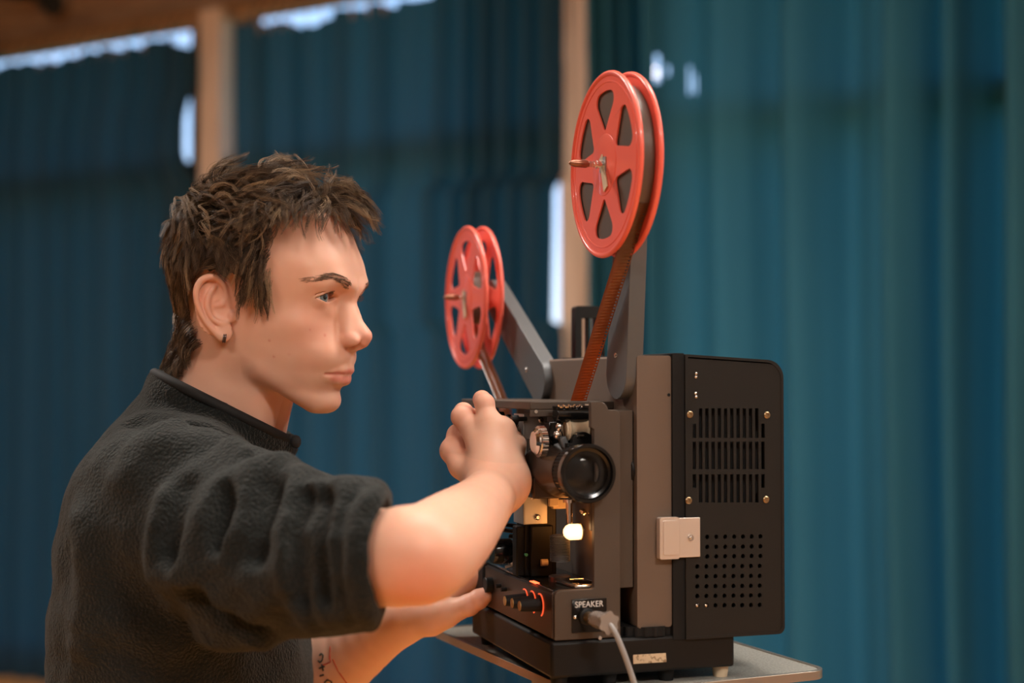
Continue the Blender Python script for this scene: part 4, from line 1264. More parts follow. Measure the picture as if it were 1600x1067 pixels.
# ---- skin material: colour comes from a point attribute plus fine mottling
def skin_material():
    m = mat('skin', (.7, .42, .3), .46, 0)
    nt = m.node_tree; b = bsdf(m)
    at = nt.nodes.new('ShaderNodeAttribute'); at.attribute_name = 'skin_tone'
    tc = nt.nodes.new('ShaderNodeTexCoord'); nz_ = nt.nodes.new('ShaderNodeTexNoise'); nz_.inputs['Scale'].default_value = 45; nz_.inputs['Detail'].default_value = 5
    nt.links.new(tc.outputs['Object'], nz_.inputs['Vector'])
    mr = nt.nodes.new('ShaderNodeMapRange'); mr.inputs['From Min'].default_value = .35; mr.inputs['From Max'].default_value = .65; mr.inputs['To Min'].default_value = .0; mr.inputs['To Max'].default_value = .22
    nt.links.new(nz_.outputs['Fac'], mr.inputs['Value'])
    mx = nt.nodes.new('ShaderNodeMixRGB'); mx.blend_type = 'MULTIPLY'; mx.inputs['Color2'].default_value = (1, .80, .74, 1)
    nt.links.new(at.outputs['Color'], mx.inputs['Color1']); nt.links.new(mr.outputs['Result'], mx.inputs['Fac'])
    nt.links.new(mx.outputs['Color'], b.inputs['Base Color'])
    b.inputs['Subsurface Weight'].default_value = .25
    b.inputs['Subsurface Radius'].default_value = (1, .35, .2)
    b.inputs['Subsurface Scale'].default_value = .006
    b.inputs['Specular IOR Level'].default_value = .4
    noise_bump(m, 900, .10, .0004, 4)
    return m
M_skin = skin_material()

print('person: polygonizing'); import time as _time; _t = _time.time()
fx = [(-.40, -.135), (-.10, .012)]; fx = [(float(from_head((0, -185, 0))[0])-.02, float(from_head((0, 25, 0))[0])+.012), (-.10, .015)]
fy = [(1.33, 1.62)]; fz = [(.87, .985), (.985, 1.32)]
SK_F = .0013
X = axis_grid(-.48, .03, fx, SK_F, .004); Y = axis_grid(1.06, 1.82, [(1.36, 1.60)], SK_F, .0035); Z = axis_grid(.83, 1.47, [(1.015, 1.44)], SK_F, .004)
V, Fc = polygonize(body_sdf, X, Y, Z)
print('body', len(V), 'grid', len(X), len(Y), len(Z), round(_time.time()-_t, 1)); _t = _time.time()
V, _g = project(body_sdf, V)
person = np_mesh('person', V, Fc, M_skin)
tag(person, 'young man in a black fleece reaching to thread the film projector', 'person')
print('projected', round(_time.time()-_t, 1))

# skin tone by region (pigment and blood, not light)
q = to_head(V); ax = np.abs(q[:, 0])
tone = np.tile(np.array([.78, .455, .325], F32), (len(V), 1))
def blot(mask_center, rad, col, amt, loc='h', sc=(1, 1, 1)):
    global tone
    if loc == 'h': d2 = (((np.stack([ax, q[:, 1], q[:, 2]], 1)-np.array(mask_center, F32))/np.array(sc, F32))**2).sum(1)/rad**2
    else: d2 = (((V-npv(mask_center))*1000)**2).sum(1)/rad**2
    w = (amt*np.exp(-d2))[:, None]; tone = tone*(1-w) + np.array(col, F32)*w
blot((40, -25, -35), 20, (.74, .33, .23), .55)
blot((0, 18, -36), 13, (.74, .30, .22), .75)
blot((12, 4, -41), 8, (.72, .28, .2), .6)
blot((30, -8, -10), 11, (.66, .35, .25), .4)
blot((24, -10, 9), 10, (.74, .36, .22), .5)
blot((80, -110, -5), 34, (.76, .36, .26), .55)
blot((0, -25, -110), 26, (.70, .40, .29), .4)
upm = np.minimum(chain(q*np.array([1, 1, 1], F32), [((0, -.5, -71.6), 3.2), ((9, -2.0, -72.4), 3.0), ((18, -8.5, -74.4), 2.2), ((25, -15, -75.8), .8)], 0), chain(q, [((0, -.5, -71.6), 3.2), ((-9, -2.0, -72.4), 3.0), ((-18, -8.5, -74.4), 2.2), ((-25, -15, -75.8), .8)], 0))
lom = np.minimum(chain(q, [((0, -3.0, -80.5), 4.4), ((9, -4.6, -80.5), 4.2), ((18, -11, -79.2), 3), ((24.5, -17, -77.2), .8)], 0), chain(q, [((0, -3.0, -80.5), 4.4), ((-9, -4.6, -80.5), 4.2), ((-18, -11, -79.2), 3), ((-24.5, -17, -77.2), .8)], 0))
lipw = np.clip(1-(np.minimum(upm, lom))/1.6, 0, 1)[:, None]*.95
tone = tone*(1-lipw) + np.array([.68, .22, .17], F32)*lipw
# shaved beard shadow: slightly cooler skin on jaw and upper lip
bw = np.clip((-62-q[:, 2])/22, 0, 1)*np.clip((-20-q[:, 1])/-60+1, 0, 1)*np.clip((q[:, 1]+90)/30, 0, 1)*(np.abs(q[:, 2]+85) < 60)*(ax < 70)
w = (.28*np.clip(bw, 0, 1))[:, None]; tone = tone*(1-w) + np.array([.56, .36, .26], F32)*w
# small red spots on the cheek
def on_skin(px, py, D0=1.0, D1=1.8):
    pts = np.array([npv(P(px, py, D0 + (D1-D0)*i/400)) for i in range(401)]); dd = body_sdf(pts); i = np.nonzero(dd < 0)[0]
    return Vector([float(a) for a in pts[i[0]]]) if len(i) else None
for px_, py_, r_ in ((507, 524, 1.6), (452, 553, 1.5), (428, 557, 1.2), (421, 532, 1.2), (484, 515, 1.0)):
    s_ = on_skin(px_, py_)
    if s_ is not None: blot(s_, r_, (.62, .16, .11), .7, 'w')
# elbow, knuckles, fingertips are pinker
for px_, py_, D_, r_ in ((665, 905, 1.12, 26), (640, 930, 1.13, 20)):
    s_ = on_skin(px_, py_); blot(s_ if s_ is not None else P(px_, py_, D_), r_, (.76, .30, .2), .6, 'w')
for c_ in R_fing + L_fing:
    for a_, r_ in c_[1:]: blot(a_, r_*1500, (.76, .34, .24), .45, 'w')
at = person.data.color_attributes.new('skin_tone', 'FLOAT_COLOR', 'POINT')
at.data.foreach_set('color', np.concatenate([tone, np.ones((len(V), 1), F32)], 1).ravel())

# ---- eyes
def eye_material():
    m = mat('eyeball', (.8, .76, .72), .12, 0); nt = m.node_tree
    tc = nt.nodes.new('ShaderNodeTexCoord'); sp_ = nt.nodes.new('ShaderNodeSeparateXYZ'); nt.links.new(tc.outputs['Object'], sp_.inputs[0])
    c1_ = nt.nodes.new('ShaderNodeMath'); c1_.operation = 'MULTIPLY'; nt.links.new(sp_.outputs['X'], c1_.inputs[0]); nt.links.new(sp_.outputs['X'], c1_.inputs[1])
    c2__ = nt.nodes.new('ShaderNodeMath'); c2__.operation = 'MULTIPLY'; nt.links.new(sp_.outputs['Z'], c2__.inputs[0]); nt.links.new(sp_.outputs['Z'], c2__.inputs[1])
    ad = nt.nodes.new('ShaderNodeMath'); ad.operation = 'ADD'; nt.links.new(c1_.outputs[0], ad.inputs[0]); nt.links.new(c2__.outputs[0], ad.inputs[1])
    sq = nt.nodes.new('ShaderNodeMath'); sq.operation = 'SQRT'; nt.links.new(ad.outputs[0], sq.inputs[0])
    mu = nt.nodes.new('ShaderNodeMath'); mu.operation = 'MULTIPLY'; mu.inputs[1].default_value = 100; nt.links.new(sq.outputs[0], mu.inputs[0])
    gt = nt.nodes.new('ShaderNodeMath'); gt.operation = 'LESS_THAN'; gt.inputs[1].default_value = 0; nt.links.new(sp_.outputs['Y'], gt.inputs[0])
    a2_ = nt.nodes.new('ShaderNodeMath'); a2_.operation = 'ADD'; nt.links.new(mu.outputs[0], a2_.inputs[0]); nt.links.new(gt.outputs[0], a2_.inputs[1])
    r = nt.nodes.new('ShaderNodeValToRGB'); e = r.color_ramp.elements
    e[0].position = 0; e[0].color = (.004, .004, .004, 1); e[1].position = .24; e[1].color = (.006, .006, .006, 1)
    for p_, c_ in ((.27, (.10, .15, .17, 1)), (.47, (.17, .25, .28, 1)), (.55, (.05, .07, .08, 1)), (.60, (.66, .60, .56, 1)), (.95, (.72, .58, .52, 1))):
        n_ = e.new(p_); n_.color = c_
    nt.links.new(a2_.outputs[0], r.inputs['Fac']); nt.links.new(r.outputs['Color'], bsdf(m).inputs['Base Color'])
    bsdf(m).inputs['Coat Weight'].default_value = 1; bsdf(m).inputs['Coat Roughness'].default_value = .02
    return m
M_eye = eye_material()
for sx in (1, -1):
    m = MB(); m.ball((0, 0, 0), .0122, 40); m.ball((0, .0052, 0), .0079, 24)
    m2 = MB(); m2.ball((0, 0, 0), .0123, 48)
    o = m2.build('eye', M_eye, None, angle=180)
    # eyes look ahead and slightly down, towards the film path
    gaze = (hf*1.0 + hr*(.30 if sx > 0 else .26)+ hu*.02)
    gy = Vector([float(a) for a in gaze]).normalized(); gz = Vector((0, 0, 1)); gx = gy.cross(gz).normalized(); gz = gx.cross(gy)
    M4 = Matrix((gx, gy, gz)).transposed().to_4x4(); M4.translation = hw(sx*EYEC[0], EYEC[1], EYEC[2])
    o.matrix_world = M4; o.parent = person
    o['label'] = 'grey-green eye'

# ---- hair
def pix_of(p):
    r_ = p-npv(CAM); D = r_@npv(FW); return np.stack([800 + FPX*r_[:, 0]/D, 533.5 - FPX*(r_@npv(UPV))/D], 1)
def inside(poly, pts):
    x, y = pts[:, 0], pts[:, 1]; c_ = np.zeros(len(pts), bool); n = len(poly)
    for i in range(n):
        (x0, y0), (x1, y1) = poly[i], poly[(i+1) % n]
        m_ = ((y0 > y) != (y1 > y)) & (x < (x1-x0)*(y-y0)/((y1-y0)+1e-9) + x0); c_ ^= m_
    return c_
HAIRPOLY = [(560, 372), (548, 368), (530, 350), (505, 340), (478, 334), (452, 340), (432, 352), (424, 372), (422, 400), (424, 430), (424, 462), (412, 466), (402, 458), (390, 452), (378, 442), (366, 436), (356, 442), (346, 436),
            (332, 428), (312, 430), (296, 446), (293, 470), (300, 496), (314, 520), (316, 536), (302, 552), (294, 572), (284, 590), (200, 590), (200, 200), (620, 200), (620, 372)]
q = to_head(V)
near = np.stack([np.abs(q[:, 0]), q[:, 1], q[:, 2]], 1)
pxs = pix_of(from_head(near).astype(F32))
hm = inside(HAIRPOLY, pxs) & (q[:, 2] > -125) & (np.abs(q[:, 0]) < 79)
ear_d = ear_sdf(q); hm &= (ear_d > 1.0) | (np.abs(q[:, 0]) < 66)
hm &= ~((q[:, 1] > -12) & (q[:, 2] < 52))
M_hair0 = mat('hair_underlayer', (.035, .022, .014), .7)
M_hair = mat('brown_hair', (.13, .082, .05), .5, 0, Specular_IOR_Level=.3)
_nt = M_hair.node_tree; _at = _nt.nodes.new('ShaderNodeAttribute'); _at.attribute_name = 'lock_tone'
_rp = _nt.nodes.new('ShaderNodeValToRGB'); _e = _rp.color_ramp.elements
_e[0].position = .15; _e[0].color = (.035, .021, .012, 1); _e[1].position = .95; _e[1].color = (.42, .29, .17, 1); _m = _e.new(.55); _m.color = (.12, .074, .042, 1)
_nt.links.new(_at.outputs['Fac'], _rp.inputs['Fac']); _nt.links.new(_rp.outputs['Color'], bsdf(M_hair).inputs['Base Color'])
Nn = vnormals(person.data)
fm = hm[Fc].all(1)
hcap = hm.copy(); jit = np.stack([vnoise(V, 140.)*5, vnoise(V+3, 140.)*5], 1)
for dx, dy in ((7, 0), (-7, 0), (0, 8), (0, -8)): hcap &= inside(HAIRPOLY, pxs + jit + np.array([dx, dy]))
capf = Fc[hcap[Fc].all(1)]
hf_faces = Fc[fm]; used = np.unique(capf); remap = np.full(len(V), -1, np.int32); remap[used] = np.arange(len(used))
dist_in = np.ones(len(V), F32)
cap_off = .005
capV = V[used] + Nn[used]*cap_off + vnoise(V[used], 90.)[:, None]*Nn[used]*.0015
hair = np_mesh('hair', capV, remap[capf], M_hair0, person)
hair['label'] = 'short wavy brown hair'

rs = np.random.RandomState(5)
def scalp_samples(n):
    fs = hf_faces; vv = V[fs]; ar = np.linalg.norm(np.cross(vv[:, 2]-vv[:, 0], vv[:, 3]-vv[:, 1]), axis=1); pr = ar/ar.sum()
    # sharper density on the near side
    i = rs.choice(len(fs), n, p=pr); w = rs.dirichlet((1, 1, 1, 1), n).astype(F32)
    return (vv[i]*w[:, :, None]).sum(1), Nn[fs[i]].mean(1)
def flow(ql):
    """hair direction (head frame) at scalp point ql (mm), length and lift"""
    x, y, z = ql[:, 0], ql[:, 1], ql[:, 2]
    crown = np.array([8, -150, 92], F32)
    v = ql-crown; v[:, 2] *= .9
    n = np.linalg.norm(v, axis=1)[:, None]+1e-6; v = v/n
    top = np.clip((z-48)/35, 0, 1)
    frontside = np.clip((y+95)/40, 0, 1)
    fwd = np.stack([.05*np.sign(x), .95+0*x, .15+0*x], 1)
    sidev = np.stack([x*0, -.42+.62*frontside, -1+0*x], 1)
    t = (v*.5 + fwd*.5)*top[:, None] + sidev*(1-top[:, None])
    L = 40 + 12*top
    L = np.where(z < -30, 30, L); L = np.where((z < 10) & (y > -85), 24, L)
    L = np.where((y > -30) & (z > 40), 17, L)
    lift = .22 + .50*top + .2*np.clip((y+50)/40, 0, 1)*top
    return t, L, lift
EARPOLY = [(298, 450), (302, 434), (318, 427), (338, 430), (356, 446), (366, 462), (370, 500), (362, 528), (348, 532), (330, 520), (310, 500)]
def build_hair(nclump, nper, name, spread=1.0):
    P0, N0 = scalp_samples(nclump)
    ql = to_head(P0); nl = N0 @ HM.T
    T, L, lift = flow(ql)
    nzv = np.stack([vnoise(ql+s_, .045) for s_ in (0, 333, 777)], 1)
    nzw = np.stack([vnoise(ql+s_, .11) for s_ in (50, 433, 877)], 1)
    ttop = np.clip((ql[:, 2:3]-30)/40, 0, 1)
    T = T + nzv*(.55+.7*ttop) + nzw*(.35+.4*ttop) + rs.randn(*T.shape)*.12
    T = T - (T*nl).sum(1)[:, None]*nl; T /= np.linalg.norm(T, axis=1)[:, None]+1e-6
    L = L*(.8+.35*rs.rand(nclump)); K = 10
    Bn = np.cross(nl, T)
    wav_a = vnoise(ql+99, .06)*5 + rs.rand(nclump)*1.2; wav_f = 1.0+.7*vnoise(ql+12, .05); wav_m = (3.4+2.6*rs.rand(nclump))*np.clip(ql[:, 2]/60, .4, 1)
    paths = np.zeros((nclump, K, 3), F32)
    for k in range(K):
        s = k/(K-1)
        rise = math.sin(min(1, s*1.05)*PI*.74)
        out = nl*(L*.52*lift*rise + 7.0*(1-lift)*rise + 2.5)[:, None]
        al = T*(L*s*(.5+.42*s))[:, None]
        ph_ = wav_a + s*wav_f*5.5
        wob = Bn*(wav_m*s*np.sin(ph_)*1.3)[:, None] + nl*(wav_m*s*np.cos(ph_)*.7)[:, None]
        paths[:, k] = ql + out + al + wob
    # locks do not lie over the ears
    near_ = paths.copy().reshape(-1, 3); near_[:, 0] = np.abs(near_[:, 0])
    hit = inside(EARPOLY, pix_of((NAS + (near_/1000) @ HM).astype(F32))).reshape(nclump, K).any(1) & (np.abs(ql[:, 0]) > 35)
    low = (ql[:, 2] < -60) & (ql[:, 1] > -110)
    keep = ~(hit | low); paths = paths[keep]; nclump = int(keep.sum())
    # keep guides out of the skull
    fl = paths.reshape(-1, 3)
    for _ in range(2):
        dd = ell(np.stack([np.abs(fl[:, 0]), fl[:, 1], fl[:, 2]], 1), (0, -94, 31), (74+6, 95+6, 86+6))
        nn = (fl-np.array([0, -94, 20], F32)); nn /= np.linalg.norm(nn, axis=1)[:, None]
        fl = fl + nn*np.clip(-dd, 0, 8)[:, None]*(fl[:, 2:3] > -20)
    paths = fl.reshape(nclump, K, 3)
    # strands
    n = nclump*nper; ci = np.repeat(np.arange(nclump), nper)
    off = rs.randn(n, 3).astype(F32)*2.0
    t = np.linspace(0, 1, K)[None, :, None]
    ps = paths[ci] + off[:, None, :]*(1.0-.8*t**1.2) + (rs.randn(n, 1, 3)*.9*t**2).astype(F32)
    ps = ps + (np.sin(t*9+rs.rand(n, 1, 1)*6.28)*rs.rand(n, 1, 3)*.5*t).astype(F32)
    frac = (.8+.2*rs.rand(n))[:, None, None]
    W = (NAS + (ps/1000) @ HM).astype(F32)
    # tubes, 3 sided
    tan = np.gradient(W, axis=1); tan /= np.linalg.norm(tan, axis=2)[:, :, None]+1e-9
    ref = np.array([.3, .5, .81], F32); a = np.cross(tan, ref); a /= np.linalg.norm(a, axis=2)[:, :, None]+1e-9; b = np.cross(tan, a)
    rad = (.00020*(1-.75*np.linspace(0, 1, K)**2))[None, :, None]*(.7+.6*rs.rand(n))[:, None, None]
    ring = [W + (a*math.cos(x_) + b*math.sin(x_))*rad for x_ in (0, 2.094, 4.189)]
    VV = np.stack(ring, 2).reshape(-1, 3)          # n, K, 3
    base_i = (np.arange(n)*K*3)[:, None, None]; kk = (np.arange(K-1)*3)[None, :, None]; r0 = np.arange(3)[None, None, :]; r1 = (np.arange(3)+1) % 3
    A = base_i+kk+r0; B_ = base_i+kk+r1[None, None, :]
    FF = np.stack([A, B_, B_+3, A+3], 3).reshape(-1, 4)
    o = np_mesh(name, VV, FF, M_hair, hair)
    lk = np.clip(.5 + .30*rs.randn(nclump), 0, 1)[ci]*.8 + .2*rs.rand(n); lk = np.repeat(lk, K*3).astype(F32)
    ca = o.data.color_attributes.new('lock_tone', 'FLOAT_COLOR', 'POINT')
    ca.data.foreach_set('color', np.stack([lk, lk, lk, np.ones_like(lk)], 1).ravel())
    return o
h1 = build_hair(3400, 11, 'hair_strands')
print('hair', round(_time.time()-_t, 1))

# eyebrows and lashes
M_brow = mat('eyebrow_hair', (.13, .08, .05), .6)
def skin_at_head(x, z):
    """forward surface point of the face at lateral x, height z"""
    ys = np.linspace(35, -70, 420); pts = np.stack([np.full(420, x), ys, np.full(420, z)], 1).astype(F32)
    dd = head_sdf(pts); i = np.nonzero(dd < 0)[0]; return ys[i[0]] if len(i) else -40
def brow(sx):
    m = MB(); r_ = random.Random(4+sx)
    for i in range(230):
        t = r_.random(); x = 16 + 40*t; zc = 13.5 + 9*math.sin(min(1, t*1.15)*PI*.6) - (6*max(0, t-.6)/.4); wd = 6.2*(1-.55*t)
        z = zc + r_.uniform(-.5, .5)*wd*1.6; y = skin_at_head(x, z)
        dx, dz = 4.5+2*r_.random(), (1.6-3.2*t) + r_.uniform(-.6, .6)
        x2 = x + dx; z2 = z + dz; y2 = skin_at_head(x2, z2)
        a_ = hw(sx*x, y+.0, z); b_ = hw(sx*(x+x2)/2, (y+y2)/2+1.0, (z+z2)/2+.3); c_ = hw(sx*x2, y2+.5, z2)
        m.tube([a_, b_, c_], lambda s: .00020*(1-.7*s)+.00002, 3, cap=False)
    m.build('eyebrow', M_brow, person, angle=180)
brow(1); brow(-1)
def lashes(sx):
    m = MB()
    for i in range(34):
        u = -.95 + 1.9*i/33; ex = u*12.4-1
        ez = 5.3*(1-abs(u)**2.2) - .06*ex; yy = math.sqrt(max(13.2**2-ex*ex-ez*ez, 4))
        a_ = hw(sx*(EYEC[0]+ex), EYEC[1]+yy, EYEC[2]+ez); b_ = hw(sx*(EYEC[0]+ex*1.12), EYEC[1]+yy+4.2, EYEC[2]+ez+.3); c_ = hw(sx*(EYEC[0]+ex*1.25), EYEC[1]+yy+6.5, EYEC[2]+ez+2)
        m.tube([a_, b_, c_], lambda s: .00016*(1-.7*s)+.00002, 3, cap=False)
    m.build('eyelashes', M_brow, person, angle=180)
lashes(1); lashes(-1)

# earring: dark silver hoop through the lobe
M_ring = mat('dark_silver', (.22, .2, .22), .25, 1)
ph = math.radians(34); EO = np.array((70, -96, -23), F32)
def earp(a, b, n): 
    v = EO + a*np.array((math.sin(ph), -math.cos(ph), 0)) + b*np.array((0, .05, 1)) + n*np.array((math.cos(ph), math.sin(ph), 0)); return hw(*v)
m = MB()
for da in (0, 1.8):
    m.tube([earp(6.5+da, -25 + 4.6*math.cos(t_), 1.0 + 4.8*math.sin(t_)) for t_ in [2*PI*i/24 for i in range(25)]], .00075, 8, cap=False)
er = m.build('earring', M_ring, person, angle=80); er['label'] = 'small dark silver hoop earring'

# ---- fleece jumper
RIMA, RIMB = P(238, 571, 1.50), P(468, 686, 1.50)
rim_dir = (RIMB-RIMA).normalized(); viewd = ray(353, 628).normalized()
rimn = npv(rim_dir.cross(viewd).normalized())
if rimn[2] < 0: rimn = -rimn
RIMC = npv((RIMA+RIMB)/2)
COLB = npv(P(322, 706, 1.505)); COLT = npv(P(354, 628, 1.50)); COLT2 = COLT + (COLT-COLB)*.6
sleeveR = [J(285, 800, 1.385, .088), J(400, 850, 1.305, .079), J(480, 866, 1.252, .066), J(560, 865, 1.200, .0575), J(640, 865, 1.155, .054)]
sleeveL = [J(330, 790, 1.69, .085), J(352, 950, 1.68, .075), J(398, 1120, 1.66, .066), J(440, 1100, 1.645, .062)]
cutR = npv(P(600, 867, 1.178)); adR = sleeveR[-1][0]-sleeveR[-2][0]; adR = adR/np.linalg.norm(adR)
cutL = npv(P(455, 1088, 1.64)); adL = armL[3][0]-armL[2][0]; adL = adL/np.linalg.norm(adL)
cutN = npv((P(598, 800, 1.18)-P(588, 955, 1.18)).normalized().cross(ray(596, 870).normalized()))
if cutN[0] < 0: cutN = -cutN
cutN = cutN*.92+adR*.12; cutN = cutN/np.linalg.norm(cutN)
def jumper_base(p):
    z = p[:, 2]
    up = ell(p, npv(P(280, 880, 1.53)), (.120, .205, .172))
    # lower torso: elliptical column
    c0 = npv(P(288, 980, 1.54))
    qx = (p[:, 0]-c0[0]); qy = (p[:, 1]-c0[1])
    wx = .1375 + .0*z; wy = .195
    rr = np.sqrt((qx/wx)**2 + (qy/wy)**2) + 1e-6
    col = np.sqrt(qx*qx+qy*qy)*(1-1/rr)
    ztop = float(P(288, 905, 1.54)[2])
    col = smax(col, z-ztop, .12)
    d = smin(up, col, .05)
    d = smin(d, rcone(p, npv(P(270, 778, 1.42)), npv(P(330, 770, 1.68)), .075, .078), .06)
    # neck slope up to the collar
    d = smin(d, rcone(p, npv(P(285, 785, 1.51)), COLB - (COLT-COLB)*.35, .100, .090), .018)
    s = chain(p, sleeveR, .03)
    s = smax(s, (p-cutR)@cutN, .014)
    d = smin(d, s, .035)
    s = chain(p, sleeveL, .03); s = smax(s, (p-cutL)@adL, .01)
    d = smin(d, s, .03)
    # collar
    cl = rcone(p, COLB, COLT2, .088, .083)
    cl = smax(cl, (p-RIMC)@rimn, .014)
    d = smin(d, cl, .010)
    inn = np.maximum(rcone(p, COLB+(COLT-COLB)*.2, COLT2, .070, .077), -((p-COLB)@((COLT-COLB)/np.linalg.norm(COLT-COLB))-.035))
    d = smax(d, -inn, .008)
    return d
def march(fn, px, py, D0=.95, D1=1.9):
    pts = np.array([npv(P(px, py, D0 + (D1-D0)*i/500)) for i in range(501)]); dd = fn(pts); i = np.nonzero(dd < 0)[0]
    return pts[i[0]] if len(i) else None
def surf_line(pxs_, sink=0.0):
    out = []
    tt = list(range(len(pxs_))); fx_ = spline(tt, [a for a, _ in pxs_]); fy_ = spline(tt, [b_ for _, b_ in pxs_]); nn_ = (len(pxs_)-1)*4
    for x_, y_ in [(fx_(i*(len(pxs_)-1)/nn_), fy_(i*(len(pxs_)-1)/nn_)) for i in range(nn_+1)]:
        h_ = march(jumper_base, x_, y_)
        if h_ is not None: out.append(h_ + npv(ray(x_, y_))*sink)
    return out
# folds: (photo path, ridge radius, sink, blend)  > 0 ridge, < 0 groove
ridges = [
    ([(262, 790), (250, 850), (256, 895), (285, 880), (318, 835), (345, 785), (375, 765)], .011, .006, .022),
    ([(225, 700), (290, 672), (345, 690), (392, 715)], .010, .005, .025),
    ([(200, 745), (250, 705), (300, 700)], .010, .006, .03),
    ([(300, 900), (345, 880), (372, 830), (392, 770), (440, 735)], .010, .005, .022),
    ([(405, 745), (440, 738), (470, 752)], .010, .004, .02),
    ([(352, 930), (400, 900), (430, 840), (450, 790), (470, 755)], .010, .005, .02),
    ([(392, 965), (425, 930), (452, 880), (462, 830)], .008, .004, .018),
    ([(500, 768), (470, 810), (456, 870), (466, 925), (490, 970)], .010, .001, .014),
    ([(530, 765), (503, 800), (492, 860), (500, 920), (520, 968)], .009, .000, .012),
    ([(556, 760), (530, 800), (520, 860), (528, 925), (545, 966)], .008, .001, .010),
    ([(585, 776), (562, 812), (556, 870), (562, 925), (575, 960)], .008, .001, .010),
    
    ([(180, 960), (250, 985), (330, 990), (400, 990)], .012, .008, .03),
    ([(130, 820), (150, 900), (140, 1000)], .010, .008, .03),
]
grooves = [
    ([(290, 760), (268, 820), (270, 870)], .007, -.001, .02),
    ([(345, 850), (352, 800), (356, 770)], .007, -.002, .02),
    ([(300, 930), (350, 960), (400, 978)], .006, -.001, .02),
    ([(438, 770), (418, 820), (405, 870)], .006, -.001, .018),
    ([(485, 775), (463, 840), (470, 930)], .004, -.001, .018),
    ([(516, 775), (500, 840), (508, 930)], .003, -.001, .018),
    
    ([(212, 655), (270, 660), (340, 678), (420, 718)], .006, -.001, .02),
]
RD = [(surf_line(a, b_), r_, k_) for a, r_, b_, k_ in ridges]
GD = [(surf_line(a, b_), r_, k_) for a, r_, b_, k_ in grooves]
armR_open = [(armR[1][0]+(armR[1][0]-armR[2][0])*(-.2), .0515), (armR[2][0]+(armR[2][0]-armR[1][0])*.2, .0485)]
def jumper_sdf(p):
    d = jumper_base(p)
    m_ = np.abs(d) < .05
    if m_.any():
        pp = p[m_]; e = d[m_]
        for pts, r_, k_ in RD:
            if len(pts) > 1: e = smin(e, chain(pp, [(a, r_) for a in pts], .004), k_)
        for pts, r_, k_ in GD:
            if len(pts) > 1: e = smax(e, -chain(pp, [(a, r_) for a in pts], .004), k_)
        # mouth of the rolled sleeve
        e = smax(e, -rcone(pp, armR[1][0]*.45+armR[2][0]*.55, armR[2][0]*2-armR[1][0]*1, .0465, .0475), .003)
        e = e + .0022*vnoise(pp, 28.) + .0010*vnoise(pp, 70.)
        d[m_] = e
    return d
_t = _time.time()
GJ = .0023
XJ = np.arange(-.52, -.05, GJ, dtype=F32); YJ = np.arange(1.06, 1.82, GJ, dtype=F32); ZJ = np.arange(.85, 1.32, GJ, dtype=F32)
VJ, FJ = polygonize(lambda p: np.maximum(jumper_sdf(p), -(p[:, 2]-.87)), XJ, YJ, ZJ)
print('jumper', len(VJ), round(_time.time()-_t, 1))
M_fleece = mat('black_fleece', (.0078, .0095, .0090), .95, 0, Sheen_Weight=.14, Sheen_Roughness=.6)
bsdf(M_fleece).inputs['Sheen Tint'].default_value = (.75, .78, .74, 1)
bsdf(M_fleece).inputs['Specular IOR Level'].default_value = .15
noise_bump(M_fleece, 330, 1.0, .0045, 2.5)
noise_bump(M_fleece, 900, .6, .0008, 2)
fleece = np_mesh('fleece_jumper', VJ, FJ, M_fleece, person)
fleece['label'] = 'black fleece jumper with stand-up collar and pushed-up sleeves'
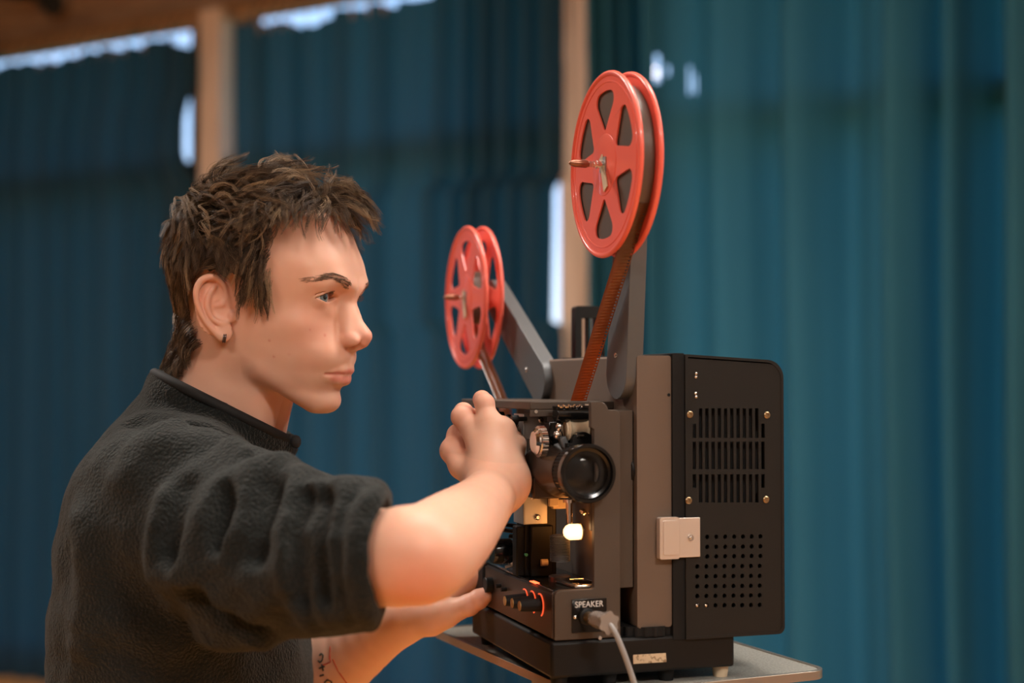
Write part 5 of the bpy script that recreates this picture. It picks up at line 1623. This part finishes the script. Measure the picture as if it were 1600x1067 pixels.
# smooth lining band along the collar rim
M_lin = mat('black_lining', (.006, .006, .006), .8)
ax_ = (COLT2-COLB); ax_ = ax_/np.linalg.norm(ax_)
def rim_pt(ang, r_, lift=0):
    e1_ = npv(rim_dir); e2_ = np.cross(rimn, e1_)
    # intersect the collar cone line with the rim plane
    s1 = np.cross(ax_, np.array([0, 1, 0], F32)); s1 /= np.linalg.norm(s1); s2 = np.cross(ax_, s1)
    o_ = COLB + (s1*math.cos(ang) + s2*math.sin(ang))*r_
    t_ = ((RIMC-o_)@rimn)/(ax_@rimn); return Vector([float(a) for a in o_ + ax_*t_ + rimn*lift])
m = MB()
m.tube([rim_pt(2*PI*i/60, .0790, -.006) for i in range(61)], .0055, 10, cap=False)
m.build('collar_lining', M_lin, fleece, angle=120)
m = MB()
zc_ = P(462, 690, 1.47)
m.ball(zc_, .006, 10, (1, 1, 1.2)); m.bar(P(463, 700, 1.47), P(455, 716, 1.47), .006, .004); m.build('zip_pull', M_lin, fleece)

# tattoo lines on the left forearm
M_ink = mat('tattoo_ink', (.03, .035, .03), .7); M_inkr = mat('red_tattoo_ink', (.5, .07, .04), .7)
def ink(lines, mt, name, r_=.0010):
    m = MB()
    for L_ in lines:
        pts = []
        for x_, y_ in L_:
            s_ = on_skin(x_, y_, 1.3, 1.8)
            if s_ is not None: pts.append(s_ - ray(x_, y_)*.0006)
        if len(pts) > 1: m.tube(pts, r_, 6)
    if m.v: m.build(name, mt, person)
def dense(pts, n=5):
    out = []
    for (a, b_), (c_, d_) in zip(pts, pts[1:]):
        for i in range(n): out.append((a+(c_-a)*i/n, b_+(d_-b_)*i/n))
    return out+[pts[-1]]
ink([dense([(499, 1024), (502, 1021), (505, 1024), (504, 1031), (500, 1035), (497, 1032)]), dense([(499, 1044), (507, 1041)]), dense([(503, 1038), (505, 1048)]), dense([(500, 1056), (506, 1054)]),
     dense([(507, 1066), (512, 1062), (518, 1064), (519, 1072)])], M_ink, 'tattoo')
ink([dense([(516, 1010), (515, 1028), (517, 1034), (505, 1039)]), dense([(520, 1030), (528, 1048), (545, 1072)])], M_inkr, 'tattoo', .0008)
for x_, y_, pw_, lab_ in ((1.5, -1.3, 80, 'long ceiling lamp behind the camera on the right'), (-1.6, -1.2, 34, 'long ceiling lamp behind the camera on the left'),
                          (.5, 1.5, 30, 'long ceiling lamp above the projector'), (-2.1, 2.6, 60, 'long ceiling lamp near the dark curtain'), (2.3, 1.7, 40, 'long ceiling lamp near the wide bright curtain'),
                          (3.1, -.4, 165, 'long lamp added on the right to brighten the face')):  # last one is an unseen lamp added to light the face
    ceiling_lamp(x_, y_, pw_, (1, .93, .86), lab_, z=3.18)
